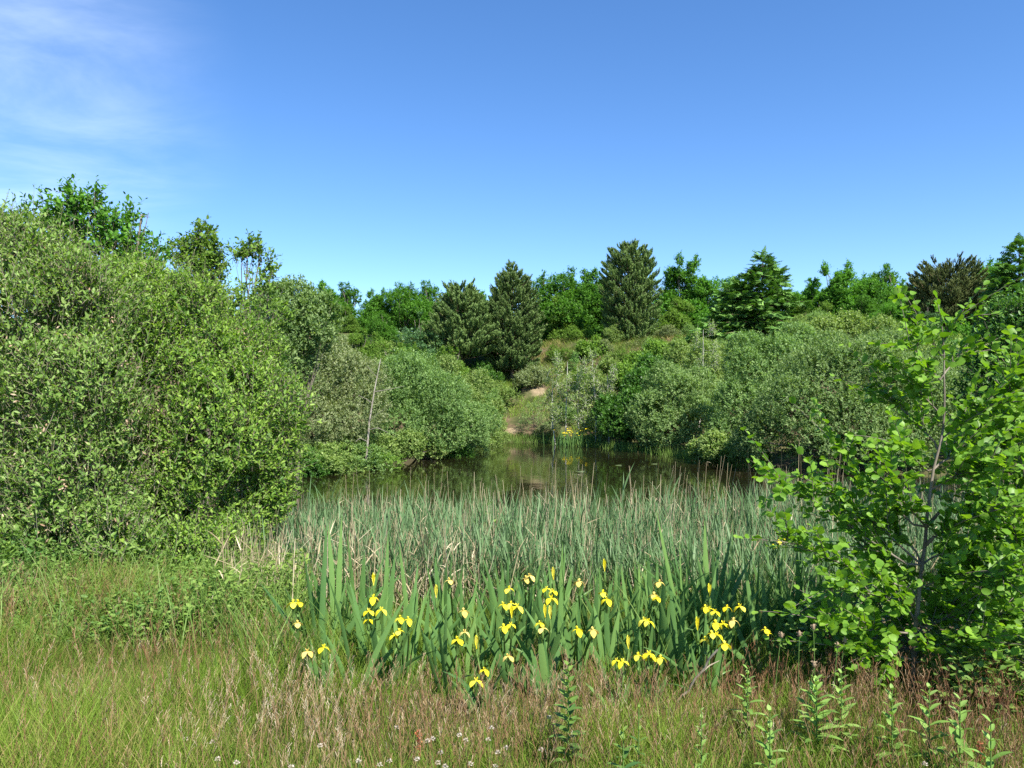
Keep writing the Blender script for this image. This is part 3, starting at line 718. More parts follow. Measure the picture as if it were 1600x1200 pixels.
# low growth along the left waterline
for i, (px, ty, d) in enumerate([(440, 690, 24.5), (475, 702, 24.6), (505, 706, 25.2), (540, 703, 26.2), (575, 700, 27.2), (700, 690, 33), (735, 680, 36), (770, 672, 40)]):
    place_tree("ruprqurp"[i], px, ty, d, "waterside_bush", "low bush dipping its leaves into the water along the left shore", "bush", "low bushes along the left waterline", rz=i * 1.7, wide=1.5)

# ------------------------------------------------------------------ conifers
def conifer(mode, h, r, seed, n_whorl, per, nsub, tuft, leaf, tipleaf=None, shape=None, bare=.08, trunk_r=.12):
    """mode pine: upturned brushes; mode spruce: drooping flat sprays"""
    rng = np.random.default_rng(seed); mt, mc, mp = MB(), MB(), MB()
    k = 9; tp = np.c_[rng.normal(0, .03, k).cumsum() * .6, rng.normal(0, .03, k).cumsum() * .6, np.linspace(0, h, k)]; tp[0, :2] = 0
    tubes(mt, tp, trunk_r * np.linspace(1, .12, k), 7)
    P, D, S, T = [], [], [], []
    for w in range(n_whorl):
        u = bare + (1 - bare) * (w + .3) / n_whorl
        z = h * u; rad = r * shape(u)
        c = np.array([np.interp(z, tp[:, 2], tp[:, 0]), np.interp(z, tp[:, 2], tp[:, 1]), z])
        n = max(3, int(per * (1 if u < .85 else .6)))
        a0 = rng.uniform(0, 6.28)
        for i in range(n):
            a = a0 + i / n * 6.28 + rng.normal(0, .25); L = rad * (rng.uniform(.84, 1.05) if mode == 'pine' else rng.uniform(.5, 1.15))
            hd = np.array([math.cos(a), math.sin(a), 0])
            if mode == 'pine':
                e = c + hd * L + UP * L * (.15 + .5 * u) + rng.normal(0, .06, 3); m = c + hd * L * .55 + UP * L * (-.02 + .15 * u)
            else:
                e = c + hd * L + UP * L * (-.18 + .6 * u) + rng.normal(0, .09, 3); m = c + hd * L * .5 + UP * L * (.02 + .25 * u)
            pts = curve(c, m, e, 6); tubes(mt, pts, (.012 + .022 * L / r) * np.linspace(1, .25, 6), 3)
            ns = max(3, int(nsub * L / r)); t = rng.uniform(.22, 1, ns) ** .8
            q = np.stack([np.interp(t, np.linspace(0, 1, 6), pts[:, j]) for j in range(3)], 1)
            bd = nrm(np.gradient(pts, axis=0))[np.clip((t * 5).astype(int), 0, 5)]
            sd = np.cross(bd, UP) * rng.choice([-1, 1], ns)[:, None]
            if mode == 'pine':
                off = sd * (rng.uniform(0, .34, ns) * L * (1.15 - t))[:, None] + UP * rng.uniform(-.02, .16, ns)[:, None]
                dd = nrm(bd * .5 + sd * .35 + UP * rng.uniform(.4, 1.2, ns)[:, None] + hd * .2)
            else:
                off = sd * (rng.uniform(0, .42, ns) * L * (1.1 - t))[:, None] - UP * rng.uniform(0, .12, ns)[:, None]
                dd = nrm(bd * .8 + sd * .6 + UP * rng.uniform(-.6, .3, ns)[:, None])
            P.append(q + off); D.append(dd); S.append(tuft * rng.uniform(.7, 1.25, ns)); T.append(np.clip(rng.normal(.5, .2, ns) + .15 * (t - .5), 0, 1))
    P.append(np.array([[tp[-1, 0], tp[-1, 1], h - .15 - .12 * i] for i in range(4)]) + rng.normal(0, .03, (4, 3))); D.append(nrm(UP + rng.normal(0, .25, (4, 3)))); S.append(np.full(4, tuft * 1.1)); T.append(np.full(4, .6))
    P, D, S, T = map(np.concatenate, (P, D, S, T))
    N = nrm(UP + rng.normal(0, .4 if mode == 'spruce' else 1, P.shape))
    inst(mc, P, D, N, S, S, T_NEEDLE if mode == 'pine' else T_SPRAY, T)
    if tipleaf:     # pale new shoots ("candles")
        b = rng.random(len(P)) < .22
        ribbons(mp, (P + D * S[:, None] * .8)[b], nrm(D[b] + UP * 1.2), np.zeros((b.sum(), 3)), .16 * rng.uniform(.6, 1.3, b.sum()), .035, rng.normal(size=(b.sum(), 3)), 1, (1, .4), tint=rng.random(b.sum()))
    return mt, mc, (mp if tipleaf else None), leaf, tipleaf
def place_conifer(name, label, px, by, ty, d, cf, bark='pine_bark', rz=0, group=None, h=None):
    mt, mc, mp, leaf, tip = cf
    x = (px - 800) / F * d; z0 = min(gz(x, d), at(px, by, d)[2]) - .1
    s = (at(px, ty, d)[2] - z0) / h
    o = tag(empty(name, (x, d, z0), rz, (s, s, s)), label, "tree", group)
    mt.build("trunk", M[bark], o, True); mc.build("crown", M[leaf], o)
    if mp: tag(mp.build("new_shoots", M[tip], o), kind="stuff")
    return o
round_pine = lambda u: max(.2, (1 - abs(u - .30) ** 1.5 * 1.45)) * (1 if u < .8 else max(.25, (1.05 - u) / .25))
place_conifer("pine_tree", "left one of the two tall dark hilltop pines, pale new shoots at its tip", 800, 580, 412, 52,
              conifer('pine', 8.2, 2.3, 71, 27, 10, 60, .33, 'pine', 'pine_tip', round_pine, .06, .14), h=8.2)
place_conifer("pine_tree", "right and taller one of the two tall dark hilltop pines, brownish at its foot", 985, 565, 384, 55,
              conifer('pine', 9.0, 2.35, 72, 29, 10, 60, .33, 'pine', 'pine_tip', lambda u: max(.2, 1 - abs(u - .45) ** 1.8 * 1.7) * (1 if u < .86 else max(.3, (1.06 - u) / .2)), .10, .15), h=9.0)
place_conifer("pine_tree", "small spreading dark pine with a bare trunk, left of the two tall pines", 722, 572, 456, 51,
              conifer('pine', 5.0, 2.1, 73, 16, 10, 60, .33, 'pine', None, lambda u: 1.0 - .75 * max(0, u - .45) / .55, .26, .10), h=5.0)
place_conifer("spruce_tree", "broad layered spruce with a pointed top on the right of the hilltop", 1192, 568, 394, 49,
              conifer('spruce', 7.6, 4.5, 74, 20, 10, 60, .62, 'spruce', None, lambda u: max(.06, 1.08 - u ** 1.15 * 1.05), .05, .14), h=7.6)
place_conifer("spruce_tree", "shorter spruce leaning against the left side of the broad layered spruce", 1140, 566, 440, 50.5,
              conifer('spruce', 5.2, 3.2, 75, 15, 9, 46, .60, 'spruce', None, lambda u: max(.06, 1.05 - u), .05, .12), h=5.2)
place_conifer("umbrella_pine", "wide brownish umbrella-shaped pine on the skyline near the right edge", 1478, 545, 425, 46,
              conifer('pine', 6.6, 3.7, 76, 17, 10, 90, .34, 'pine_brown', None, lambda u: .6 + .5 * u if u < .6 else max(.3, 1.5 - 1.0 * u), .22, .16), h=6.6)
place_conifer("spruce_tree", "dark spruce cut by the right edge of the photo, its tip on the skyline", 1592, 560, 374, 42,
              conifer('spruce', 7.4, 3.6, 77, 18, 9, 50, .60, 'spruce', None, lambda u: max(.05, 1.05 - u), .05, .14), h=7.4)

# ------------------------------------------------------------------ reed bed
rng = np.random.default_rng(200)
def scatter(n, x0, x1, y0, y1, rng): return np.c_[rng.uniform(x0, x1, n), rng.uniform(y0, y1, n)]
def hdir(n, rng):
    a = rng.uniform(0, 6.28, n); return np.stack([np.cos(a), np.sin(a), 0 * a], 1)
xy = scatter(26000, -6, 9.5, 5.4, 12.6, rng)
u = xy[:, 0] / xy[:, 1]
front = 6.0 + .25 * np.sin(xy[:, 0] * 2.1) + np.where(u < -.30, 1.6, 0) + np.where(u > .33, -.2, 0)
dens = 1 - .55 * sstep(9.6, 12.4, xy[:, 1])
keep = (xy[:, 1] > front) & (rng.random(len(xy)) < dens) & (u > -.36) & (u < .68)
keep &= (u > -.27) | (rng.random(len(xy)) < .35)
# the right part reaches farther out into the water
xy = xy[keep][:8200]
far_ = scatter(900, 5.0, 11.5, 12.5, 17, rng)
xy = np.vstack([xy, far_])
n = len(xy); z = np.maximum(ground(xy[:, 0], xy[:, 1]), WATER - .35)
P = np.c_[xy, z]
topz = np.where(xy[:, 1] < 12.5, .41 - .055 * (xy[:, 1] - 6), .15 - .05 * (xy[:, 1] - 12.5)) + .15 * wob(P, .9, 8) + .08 * wob(P, 3.2, 9)
H = np.maximum(.35, topz - z) * np.where(rng.random(n) < .16, rng.uniform(1.05, 1.32, n), rng.uniform(.62, 1.05, n))
lean = hdir(n, rng) * .07 + np.array([.035, 0, 0])
mr_, md_ = MB(), MB()
U0 = nrm(UP + lean)
ribbons(mr_, P, U0, lean * H[:, None] * .6, H * .86, .012, hdir(n, rng), 3, (1, .9, .7, .4), tint=rng.uniform(.2, .7, n))
for j in range(5):
    f = rng.uniform(.25, .85, n); q = P + U0 * (H * f * .86)[:, None]
    h = hdir(n, rng); d = nrm(UP * rng.uniform(2.2, 5.0, n)[:, None] + h)
    L = np.minimum(rng.uniform(.28, .55, n), (H * 1.12 - H * f * .86))
    ribbons(mr_, q, d, h * (L * rng.uniform(.0, .30, n))[:, None] - UP * (L * .06)[:, None], L, rng.uniform(.009, .018, n), np.cross(d, h) + .3 * hdir(n, rng), 4, (.6, 1, .85, .5, .02), tint=np.clip(rng.normal(.5, .22, n), 0, 1))
tag(mr_.build("reed_bed", M['reed']), "stand of blue-green reeds between the irises and the pond", "reeds", kind="stuff")
# last year's dead stalks
sel = rng.random(n) < .9
extra = scatter(2600, -4.2, .2, 5.4, 9.5, rng); extra = extra[(extra[:, 0] / extra[:, 1] > -.38) & (extra[:, 0] / extra[:, 1] < -.04)]
Pd = np.vstack([P[sel] + np.c_[rng.normal(0, .06, (sel.sum(), 2)), np.zeros(sel.sum())], np.c_[extra, ground(extra[:, 0], extra[:, 1])]])
Hd = np.r_[H[sel] * rng.uniform(.6, 1.22, sel.sum()), rng.uniform(.3, .8, len(extra))]
m_ = len(Pd); ld = hdir(m_, rng) * rng.uniform(.02, .20, (m_, 1)) + np.array([.04, 0, 0])
ribbons(md_, Pd, nrm(UP + ld), ld * .2, Hd, rng.uniform(.004, .009, m_), hdir(m_, rng), 3, (1, .95, .8, .5), tint=rng.random(m_))
for j in range(2):
    q = Pd + nrm(UP + ld) * (Hd * rng.uniform(.2, .8, m_))[:, None]; h = hdir(m_, rng)
    ribbons(md_, q, nrm(UP * rng.uniform(.3, 1.6, (m_, 1)) + h), -UP * .08 * rng.uniform(0, 1.5, (m_, 1)), rng.uniform(.12, .28, m_), rng.uniform(.006, .013, m_), hdir(m_, rng), 3, (.7, 1, .7, .05), tint=rng.random(m_))
tag(md_.build("dry_reeds", M['reed_dry']), "bleached dead reed stalks of last year among the green reeds", "reeds", kind="stuff")

# single tall reeds that stand clear of the bed, against the water
tall = [(540, 742, 10.2, 0, "thin straw-coloured dead reed, left one of a close pair against the dark water"), (553, 738, 10.3, 0, "thin straw-coloured dead reed, right one of a close pair against the dark water"),
        (665, 765, 10, 1, "green reed spear alone in front of the water left of the middle"), (690, 762, 10.2, 1, "broad green reed spear with a pointed leaf, left of the small yellow-green sprout"),
        (779, 762, 10, 0, "bare dead stalk just right of the small yellow-green sprout"), (799, 757, 10.2, 0, "bare dead stalk second right of the small sprout"),
        (830, 765, 10, 2, "dead reed with its tip snapped sideways, in the middle of the bed"), (868, 722, 10.5, 0, "very tall hair-thin dead reed left of the green double reed"),
        (902, 742, 10.4, 2, "dead reed with bent tip between the hair-thin one and the tallest green reed"), (977, 718, 9.6, 1, "tallest green reed spear, standing out against the water right of the middle"),
        (984, 728, 9.7, 0, "tan dead stalk leaning on the tallest green reed"), (1006, 742, 9.8, 0, "tan dead stalk leaning right, first to the right of the tallest green reed"),
        (1045, 740, 9.7, 1, "pair-leaved green reed midway between the tallest reed and the alder"), (1074, 742, 9.8, 0, "straight tan stalk right of the pair-leaved reed"),
        (1090, 738, 9.9, 0, "tan stalk leaning right, second right of the pair-leaved reed"), (1104, 722, 10, 2, "tall dead reed with pale fluff at its tip, near the right shore sallow"),
        (1160, 752, 10, 1, "green reed spear left of the alder's longest branch"), (1178, 745, 10.2, 0, "pale dead stalk closest to the alder's longest branch")]
for i, (px, ty, d, kind, lab) in enumerate(tall):
    rng2 = np.random.default_rng(600 + i)
    top = at(px, ty, d); b = np.array([top[0] - rng2.uniform(-.12, .14), d, max(gz(top[0], d), WATER - .3)])
    H_ = top[2] - b[2]; m1, m2 = MB(), MB(); v = (top - b)
    mk = 'reed' if kind == 1 else 'reed_dry'
    pts = poly([v * 0, v * .5 + rng2.normal(0, .015, 3), v * (.8 if kind == 1 else 1)], 8); tubes(m1, pts, np.linspace(.006, .0022, 8), 4, tint=.45)
    o = tag(empty("tall_reed", b), lab, "reed", "tall reeds standing clear of the bed")
    m1.build("stem", M[mk], o)
    ns = 6 if kind == 1 else 2
    f = np.linspace(.45, .98, ns) if kind == 1 else np.array([.5, .7])
    q = np.stack([np.interp(f, np.linspace(0, 1, 8), pts[:, j]) for j in range(3)], 1); h = hdir(ns, rng2) * [1, .3, 1]
    for j in range(ns):
        m2 = MB(); ribbons(m2, q[j:j + 1], nrm(UP * (3.0 if kind == 1 else 1.0) + h[j:j + 1]), h[j:j + 1] * .05, min(.36, H_ * (1.02 - f[j] * .8)) if kind == 1 else .14, .022 if kind == 1 else .008, np.array([[1., .15, 0]]), 4, (.6, 1, .85, .5, .02), tint=.5 + .3 * rng2.random())
        m2.build("blade", M[mk], o)
    if kind == 2:
        m3 = MB(); hh = hdir(7, rng2); ribbons(m3, np.tile(pts[-1], (7, 1)), nrm(hh + np.array([1.2, 0, .3])), -UP * .02 * np.ones((7, 1)), .07, .008, hdir(7, rng2), 2, (1, .8, .1), tint=.9)
        m3.build("seed_plume", M['reed_dry'], o)

# green sprout in the reeds
o = tag(empty("willow_sprout", (at(762, 830, 8)[0], 8, gz(at(762, 830, 8)[0], 8))), "small yellow-green willow sprout poking out of the reed bed", "plant")
rng = np.random.default_rng(77); b0 = np.array(o.location); m1, m2 = MB(), MB()
for (px, py) in ((762, 792), (742, 818), (772, 815)):
    e = at(px, py, 8) - b0; pts = curve(np.zeros(3), e * [.3, 1, .6], e, 10); tubes(m1, pts, np.linspace(.006, .002, 10), 4)
    q = pts[rng.integers(5, 10, 16)]; inst(m2, q + rng.normal(0, .012, q.shape), nrm(hdir(16, rng) + UP * .8), UP + rng.normal(0, .5, q.shape), .07 * rng.uniform(.6, 1.2, 16), .03, T_FOLD, rng.uniform(.6, 1, 16))
m1.build("stem", M['willow_bark'], o); m2.build("leaves", M['herb_pale'], o)

# fringe of sedge on the far shore, and the distant irises
rng = np.random.default_rng(88); mf = MB()
s0 = np.array([(-1.6, 41), (-.9, 43.2), (2.1, 42.4), (4.7, 38.3), (7.0, 32.8), (8.3, 27.3)])
pp = poly(np.c_[s0, np.zeros(len(s0))], 400)[rng.integers(0, 400, 3000)]; pp[:, :2] += rng.normal(0, .28, (3000, 2)); pp[:, 2] = np.maximum(ground(pp[:, 0], pp[:, 1]), WATER - .1)
ribbons(mf, pp, nrm(UP + .2 * hdir(3000, rng)), .1 * hdir(3000, rng), rng.uniform(.25, .65, 3000), .022, hdir(3000, rng), 2, (1, .8, .05), tint=rng.random(3000))
tag(mf.build("shore_sedge", M['tall_grass']), "fringe of sedge in the shallow water along the far shore", "sedge", kind="stuff")
o = tag(empty("iris_clump", (*at(910, 696, 39.8)[:2], WATER)), "distant clump of yellow irises flowering at the far shore under the birch saplings", "flower clump")
m1, m2 = MB(), MB(); nb = 260
q = np.c_[rng.normal(0, .62, nb), rng.normal(0, .35, nb), np.zeros(nb)]
ribbons(m1, q, nrm(UP + .18 * hdir(nb, rng)), .12 * hdir(nb, rng), rng.uniform(.5, 1.0, nb), .04, hdir(nb, rng), 3, (.8, 1, .7, .05), tint=rng.random(nb))
nf = 60; q = np.c_[rng.normal(0.05, .65, nf), rng.normal(-.25, .3, nf), rng.uniform(.55, .95, nf)]
for k in range(3): inst(m2, q, nrm(hdir(nf, rng) - UP * .2), UP + rng.normal(0, .3, q.shape), .085, .07, T_FOLD, rng.random(nf))
m1.build("leaves", M['iris_leaf'], o); m2.build("blooms", M['iris_petal'], o)
# floating leaves
for (px, py, d, lab) in ((964, 728, 27.6, "floating pale leaf on the pond, left of two near the middle"), (1020, 726, 28.2, "floating pale leaf on the pond, right of two near the middle"), (905, 738, 25.2, "smallest floating leaf on the pond, nearest the reeds")):
    mb = MB(); c = at(px, py, (EYE - WATER) * F / (py - HZ)); an = np.linspace(.25, 6.05, 14)
    rr2 = .12 * (1 + .08 * np.sin(3 * an)); mb.add(np.vstack([[0, 0, .012], np.c_[rr2 * 1.6 * np.cos(an), rr2 * np.sin(an), .02 + .012 * np.sin(an * 2)]]), [[0, i, i + 1] for i in range(1, 14)])
    o = mb.build("water_lily_leaf", M['lily']); o.location = (c[0], c[1], WATER); tag(o, lab, "leaf", "floating leaves on the pond")

# tufts on the bare slope across the pond
rng = np.random.default_rng(89); n = 60000
xy = np.c_[rng.uniform(-9, 14, n), rng.uniform(42, 62, n)]; zz = ground(xy[:, 0], xy[:, 1]); Pq = np.c_[xy, zz]
pat = wob(Pq, .7, 21); sandy = np.zeros(n, bool)
for (cx, cyy, cr) in ((1.3, 49.5, .9), (-.3, 48.6, .75), (.1, 44.9, .8)): sandy |= np.hypot(xy[:, 0] - cx, xy[:, 1] - cyy) < cr * (1 + .5 * pat)
k_ = (shore_dist(xy[:, 0], xy[:, 1]) > .2) & ~sandy & (pat > -.35)
Pq, pat = Pq[k_], pat[k_]; n = len(Pq); h = hdir(n, rng); mg = MB()
ribbons(mg, Pq, nrm(UP + .5 * h), .1 * h, rng.uniform(.12, .46, n), .032, hdir(n, rng), 2, (1, .7, .05), tint=np.clip(.50 + .4 * wob(Pq, .45, 33) + rng.normal(0, .15, n), 0, 1))
tag(mg.build("slope_grass", M['grass']), "rough grass and heath growing on the bare slope across the pond", "grass", kind="stuff")

# ------------------------------------------------------------------ yellow irises
PET = []
def petal_mesh(mb, p, axis, side, L, W, droop, tint):
    """one fall or standard: a cupped, arching strip"""
    t = np.linspace(0, 1, 6)[:, None]; wd = np.array([.18, .45, .85, 1, .8, .12])
    c = p + axis * L * (t - .12 * t ** 3) + UP * (L * (.30 * t - droop * t ** 2.2))
    n_ = nrm(np.cross(axis, side))
    V = np.stack([c - side * (W * .5 * wd)[:, None], c + n_ * .05 * W, c + side * (W * .5 * wd)[:, None] * 1.0], 1).reshape(-1, 3)
    f = []
    for i in range(5):
        a = 3 * i; f += [[a, a + 1, a + 4, a + 3], [a + 1, a + 2, a + 5, a + 4]]
    mb.add(V, f, tint)
def iris_flower(mb, p, rng, size=.055):
    a0 = rng.uniform(0, 6.28)
    for i in range(3):
        a = a0 + i * 2.094 + rng.normal(0, .12); ax = np.array([math.cos(a), math.sin(a), 0]); sd = np.array([-math.sin(a), math.cos(a), 0])
        petal_mesh(mb, p, ax, sd, size * rng.uniform(.9, 1.15), size * .85, rng.uniform(.75, 1.15), rng.uniform(.2, .8))
        a += 1.05; ax = nrm(np.array([math.cos(a), math.sin(a), 1.5])); sd = np.array([-math.sin(a), math.cos(a), 0])
        petal_mesh(mb, p, ax, sd, size * .5, size * .3, .1, rng.uniform(.3, .9))
def iris_bud(mb, p, rng, L=.06):
    for i in range(3):
        a = i * 2.1; petal_mesh(mb, p, nrm(np.array([.15 * math.cos(a), .15 * math.sin(a), 1])), np.array([-math.sin(a), math.cos(a), 0]), L, L * .32, 0, rng.uniform(.4, 1))
def fan(mb, rng, n, Lm, spread=.25, plane=None, bendy=.12):
    a = rng.uniform(0, 3.14) if plane is None else plane
    pl = np.array([math.cos(a), math.sin(a), 0]); nn = np.array([-math.sin(a), math.cos(a), 0])
    s = np.linspace(-1, 1, n) + rng.normal(0, .12, n)
    P = pl * (s * .028)[:, None] + nn * rng.normal(0, .008, (n, 1))
    U = nrm(UP + pl * (s * spread)[:, None] + pl * rng.normal(0, .09) + nn * rng.normal(0, .10, (n, 1)))
    L = .80 * Lm * (1.05 - .32 * np.abs(s)) * rng.uniform(.8, 1.1, n)
    bend = pl * (s * L * bendy * rng.uniform(.2, 2.4, n))[:, None] - UP * (L * .10 * np.abs(s) * rng.uniform(0, 1.4, n))[:, None]
    fold_out = rng.random(n) < .12
    bend[fold_out] += (pl * np.sign(s[fold_out])[:, None] * .38 - UP * .30) * L[fold_out][:, None]
    ribbons(mb, P, U, bend, L, rng.uniform(.022, .043, n), np.tile(pl, (n, 1)) + .5 * nn * rng.normal(0, .5, (n, 1)), 9, (.75, .9, 1, 1, 1, .95, .85, .66, .40, .02), fold=.09, tint=np.clip(rng.normal(.5, .22, n), 0, 1))
def iris_plant(px, d, blooms, label, rng, nleaf=6, Lm=.82, group="flowering yellow irises by the reeds", fans=1):
    if d < 6: d = d - .30
    """blooms: (px, py, kind) kind f flower, b bud, w withered"""
    x = (px - 800) / F * d; b = np.array([x, d, gz(x, d) - .02])
    o = tag(empty("yellow_iris", b), label, "iris", group)
    if nleaf:
        m1 = MB(); fan(m1, rng, nleaf, Lm * (.86 if 640 < px < 1030 else 1.0), rng.uniform(.12, .3), plane=rng.uniform(-.5, .5)); m1.build("leaf_fan", M['iris_leaf'], o)
    done = False
    stems = {}
    for (bx, by, kd) in blooms:
        p = at(bx, by, (min(d, 3.72 + (1060 - by) / 190 * .55) if d < 6 else d) + rng.uniform(-.05, .05)) - b; key = round(bx / 28)
        ms = MB()
        if key not in stems:
            base_ = np.array([p[0] * .25 + rng.normal(0, .02), rng.normal(0, .03), 0]); pts = curve(base_, np.array([p[0] * .9, p[1] * .5, p[2] * .5]), p - UP * .015, 9); rr3 = np.linspace(.007, .0045, 9); stems[key] = pts
        else:
            s_ = stems[key]; j = min(6, max(2, int(np.argmin(np.abs(s_[:, 2] - (p[2] - .14)))))); pts = curve(s_[j], s_[j] * .4 + p * .6 + np.array([0, 0, -.05]), p - UP * .015, 6); rr3 = np.linspace(.005, .004, 6)
        tubes(ms, pts, rr3, 5, rng.uniform(.3, .8))
        tubes(ms, np.array([p - UP * .055, p - UP * .03, p - UP * .002]), np.array([.005, .009, .004]), 5, .4)
        h_ = hdir(2, rng); ribbons(ms, np.tile(p - UP * .075, (2, 1)), nrm(UP * 2 + h_ * .6), h_ * .01, .07, .016, np.cross(h_, UP), 3, (.8, 1, .6, .05), tint=.5)
        st = ms.build("flower_stem", M['iris_stem'], o)
        mf = MB()
        if kd == 'f': iris_flower(mf, p, rng, rng.uniform(.030, .041))
        elif kd == 'b': iris_bud(mf, p, rng)
        else: iris_flower(mf, p, rng, rng.uniform(.032, .04))
        mf.build("bud" if kd == 'b' else "bloom", M['iris_faded' if kd == 'w' else 'iris_petal'], o)
    return o
rng = np.random.default_rng(301)
IR = [
    (466, 5.0, [(458, 942, 'f'), (466, 942, 'f'), (465, 974, 'w'), (480, 1018, 'w')], 3, .5, "lone yellow iris in the grass left of the clump, two blooms above a withered one"),
    (507, 4.35, [(506, 1012, 'f')], 4, .6, "short iris with one low bloom at the left foot of the clump"),
    (585, 4.9, [(583, 934, 'f'), (576, 955, 'f'), (596, 953, 'f'), (576, 968, 'f'), (584, 915, 'b')], 6, .85, "iris with a stack of four blooms rising between the tall left fans"),
    (626, 4.6, [(626, 966, 'f'), (638, 968, 'f'), (616, 993, 'f'), (624, 986, 'f')], 5, .75, "iris with four blooms above the broad arching leaves left of the middle"),
    (690, 5.6, [(702, 907, 'w'), (682, 934, 'b')], 5, .8, "iris with one faded bloom and a bud, back left in the clump"),
    (724, 5.0, [(724, 955, 'w'), (726, 988, 'w'), (715, 1000, 'f')], 5, .7, "iris with two faded blooms above one fresh drooping bloom"),
    (748, 4.2, [(757, 1047, 'f'), (744, 1064, 'f'), (745, 1014, 'b')], 4, .55, "lowest iris at the front of the clump, two blooms just over the brown grass"),
    (796, 5.2, [(795, 920, 'f'), (786, 945, 'f'), (798, 943, 'f'), (808, 948, 'f')], 6, .85, "iris with a wide row of blooms under a single higher one, mid clump"),
    (794, 4.7, [(787, 980, 'f'), (798, 976, 'f'), (800, 966, 'b'), (794, 1026, 'w')], 5, .7, "iris with a double bloom right below the wide row of blooms"),
    (822, 5.8, [(822, 904, 'w'), (828, 900, 'w')], 5, .8, "iris with small pale blooms at the back, right of the wide row"),
    (860, 5.1, [(854, 920, 'f'), (864, 924, 'f'), (861, 935, 'f'), (865, 906, 'b')], 6, .85, "iris with three bunched blooms and a bud, next right of the wide row"),
    (848, 4.6, [(844, 974, 'f'), (852, 965, 'b'), (860, 967, 'b'), (848, 982, 'w')], 5, .7, "iris with one thin spidery bloom between two upright buds"),
    (945, 5.3, [(942, 926, 'f'), (948, 937, 'f'), (945, 893, 'b'), (905, 909, 'w')], 6, .85, "iris with two blooms and a tall bud, right of the middle"),
    (902, 4.8, [(902, 984, 'f'), (926, 985, 'w')], 5, .7, "iris with one small bloom low in the middle of the clump"),
    (1010, 4.6, [(1007, 969, 'f'), (1013, 971, 'f')], 6, .7, "iris with a large full bloom facing the meadow, alone among leaves"),
    (1028, 5.3, [(1030, 910, 'w'), (1022, 930, 'w'), (1026, 934, 'f')], 5, .85, "iris with cream coloured blooms at the back right of the clump"),
    (966, 4.15, [(963, 1032, 'f'), (973, 1034, 'f'), (982, 1014, 'b')], 4, .5, "low front iris with two blooms and a bud, left of the row of three"),
    (1012, 4.2, [(997, 1024, 'f'), (1014, 1022, 'f'), (1017, 1027, 'f'), (1032, 1028, 'f')], 4, .5, "low front iris with blooms in a row just above the grass"),
    (1104, 5.1, [(1102, 949, 'f'), (1108, 951, 'f'), (1117, 956, 'f'), (1109, 932, 'b')], 6, .9, "iris with blooms tucked among the tall dark fans at the right of the clump"),
    (1150, 5.2, [(1136, 949, 'f'), (1156, 948, 'f'), (1146, 970, 'w')], 5, .8, "iris with blooms leaning right under the dark leaning leaf"),
    (1112, 4.6, [(1118, 974, 'f'), (1130, 975, 'f'), (1112, 990, 'f'), (1120, 992, 'f')], 5, .7, "iris with four bright blooms in a slanting row at the right end of the clump"),
    (1100, 4.3, [(1103, 1000, 'f'), (1132, 1007, 'f'), (1090, 985, 'b')], 5, .6, "iris with two low blooms and an upright bud near the fallen stick"),
    (1198, 4.9, [(1196, 984, 'f'), (1200, 990, 'f')], 4, .7, "lone iris bloom at the edge of the alder sapling's shade"),
    (1212, 6.3, [(1208, 853, 'f'), (1217, 846, 'f'), (1228, 842, 'f')], 4, .8, "iris flowering in front of the reeds, beside the alder's branch tips"),
]
for (px, d, bl, nl, Lm, lab) in IR: iris_plant(px, d, bl, lab, rng, nl, Lm)
# leaf fans without flowers
LF = [(498, 4.75, .92), (520, 5.0, .95), (540, 5.1, .9), (553, 4.3, .80), (560, 5.2, .9), (603, 4.9, .9), (600, 4.4, .72), (645, 5.2, .95), (660, 4.7, .85), (690, 4.3, .78), (705, 4.9, .8), (700, 5.5, .85), (735, 5.3, .85),
      (760, 4.6, .75), (772, 5.1, .9), (820, 4.9, .8), (815, 4.35, .62), (835, 5.4, .9), (880, 4.8, .85), (885, 5.3, .85), (905, 4.5, .75), (920, 5.2, .85), (925, 4.8, .85), (950, 4.6, .75), (960, 5.3, .8), (985, 4.9, .8),
      (978, 4.5, .6), (1000, 5.4, .85), (1035, 4.7, .8), (1045, 5.1, .9), (1060, 4.5, .75), (1070, 5.0, 1.0), (1078, 5.4, 1.05), (1095, 4.7, .8), (1110, 5.3, 1.0), (1125, 4.9, .95), (1140, 5.3, .95), (1085, 4.4, .6), (855, 4.3, .6), (640, 4.5, .65), (728, 4.5, .7), (575, 4.7, .85), (485, 5.4, .7), (870, 5.6, .9), (790, 5.6, .9), (1025, 5.6, .9)]
rng = np.random.default_rng(302)
def leaf_plant(px, d, Lm, label, group, nl=None, **kw):
    d = d - .22
    x = (px - 800) / F * d; m1 = MB(); fan(m1, rng, nl or int(rng.integers(4, 8)), Lm, rng.uniform(.10, .42), plane=rng.normal(0, .6), **kw)
    o = m1.build("iris_leaf_fan", M['iris_leaf']); o.location = (x, d, gz(x, d) - .02)
    return tag(o, label, "iris", group)
for (px, d, Lm) in LF: leaf_plant(px + rng.uniform(-5, 5), d, Lm * (.86 if 640 < px < 1030 else 1.1), "fan of sword-shaped iris leaves without a flower in the sunlit clump", "flowerless iris fans in the sunlit clump")
for i in range(16): leaf_plant(1185 + 9 * i + rng.uniform(-6, 6), rng.uniform(4.5, 5.6), rng.uniform(.7, .95), "dark shaded iris leaf fan under the alder sapling's branches", "shaded iris fans beside the alder")

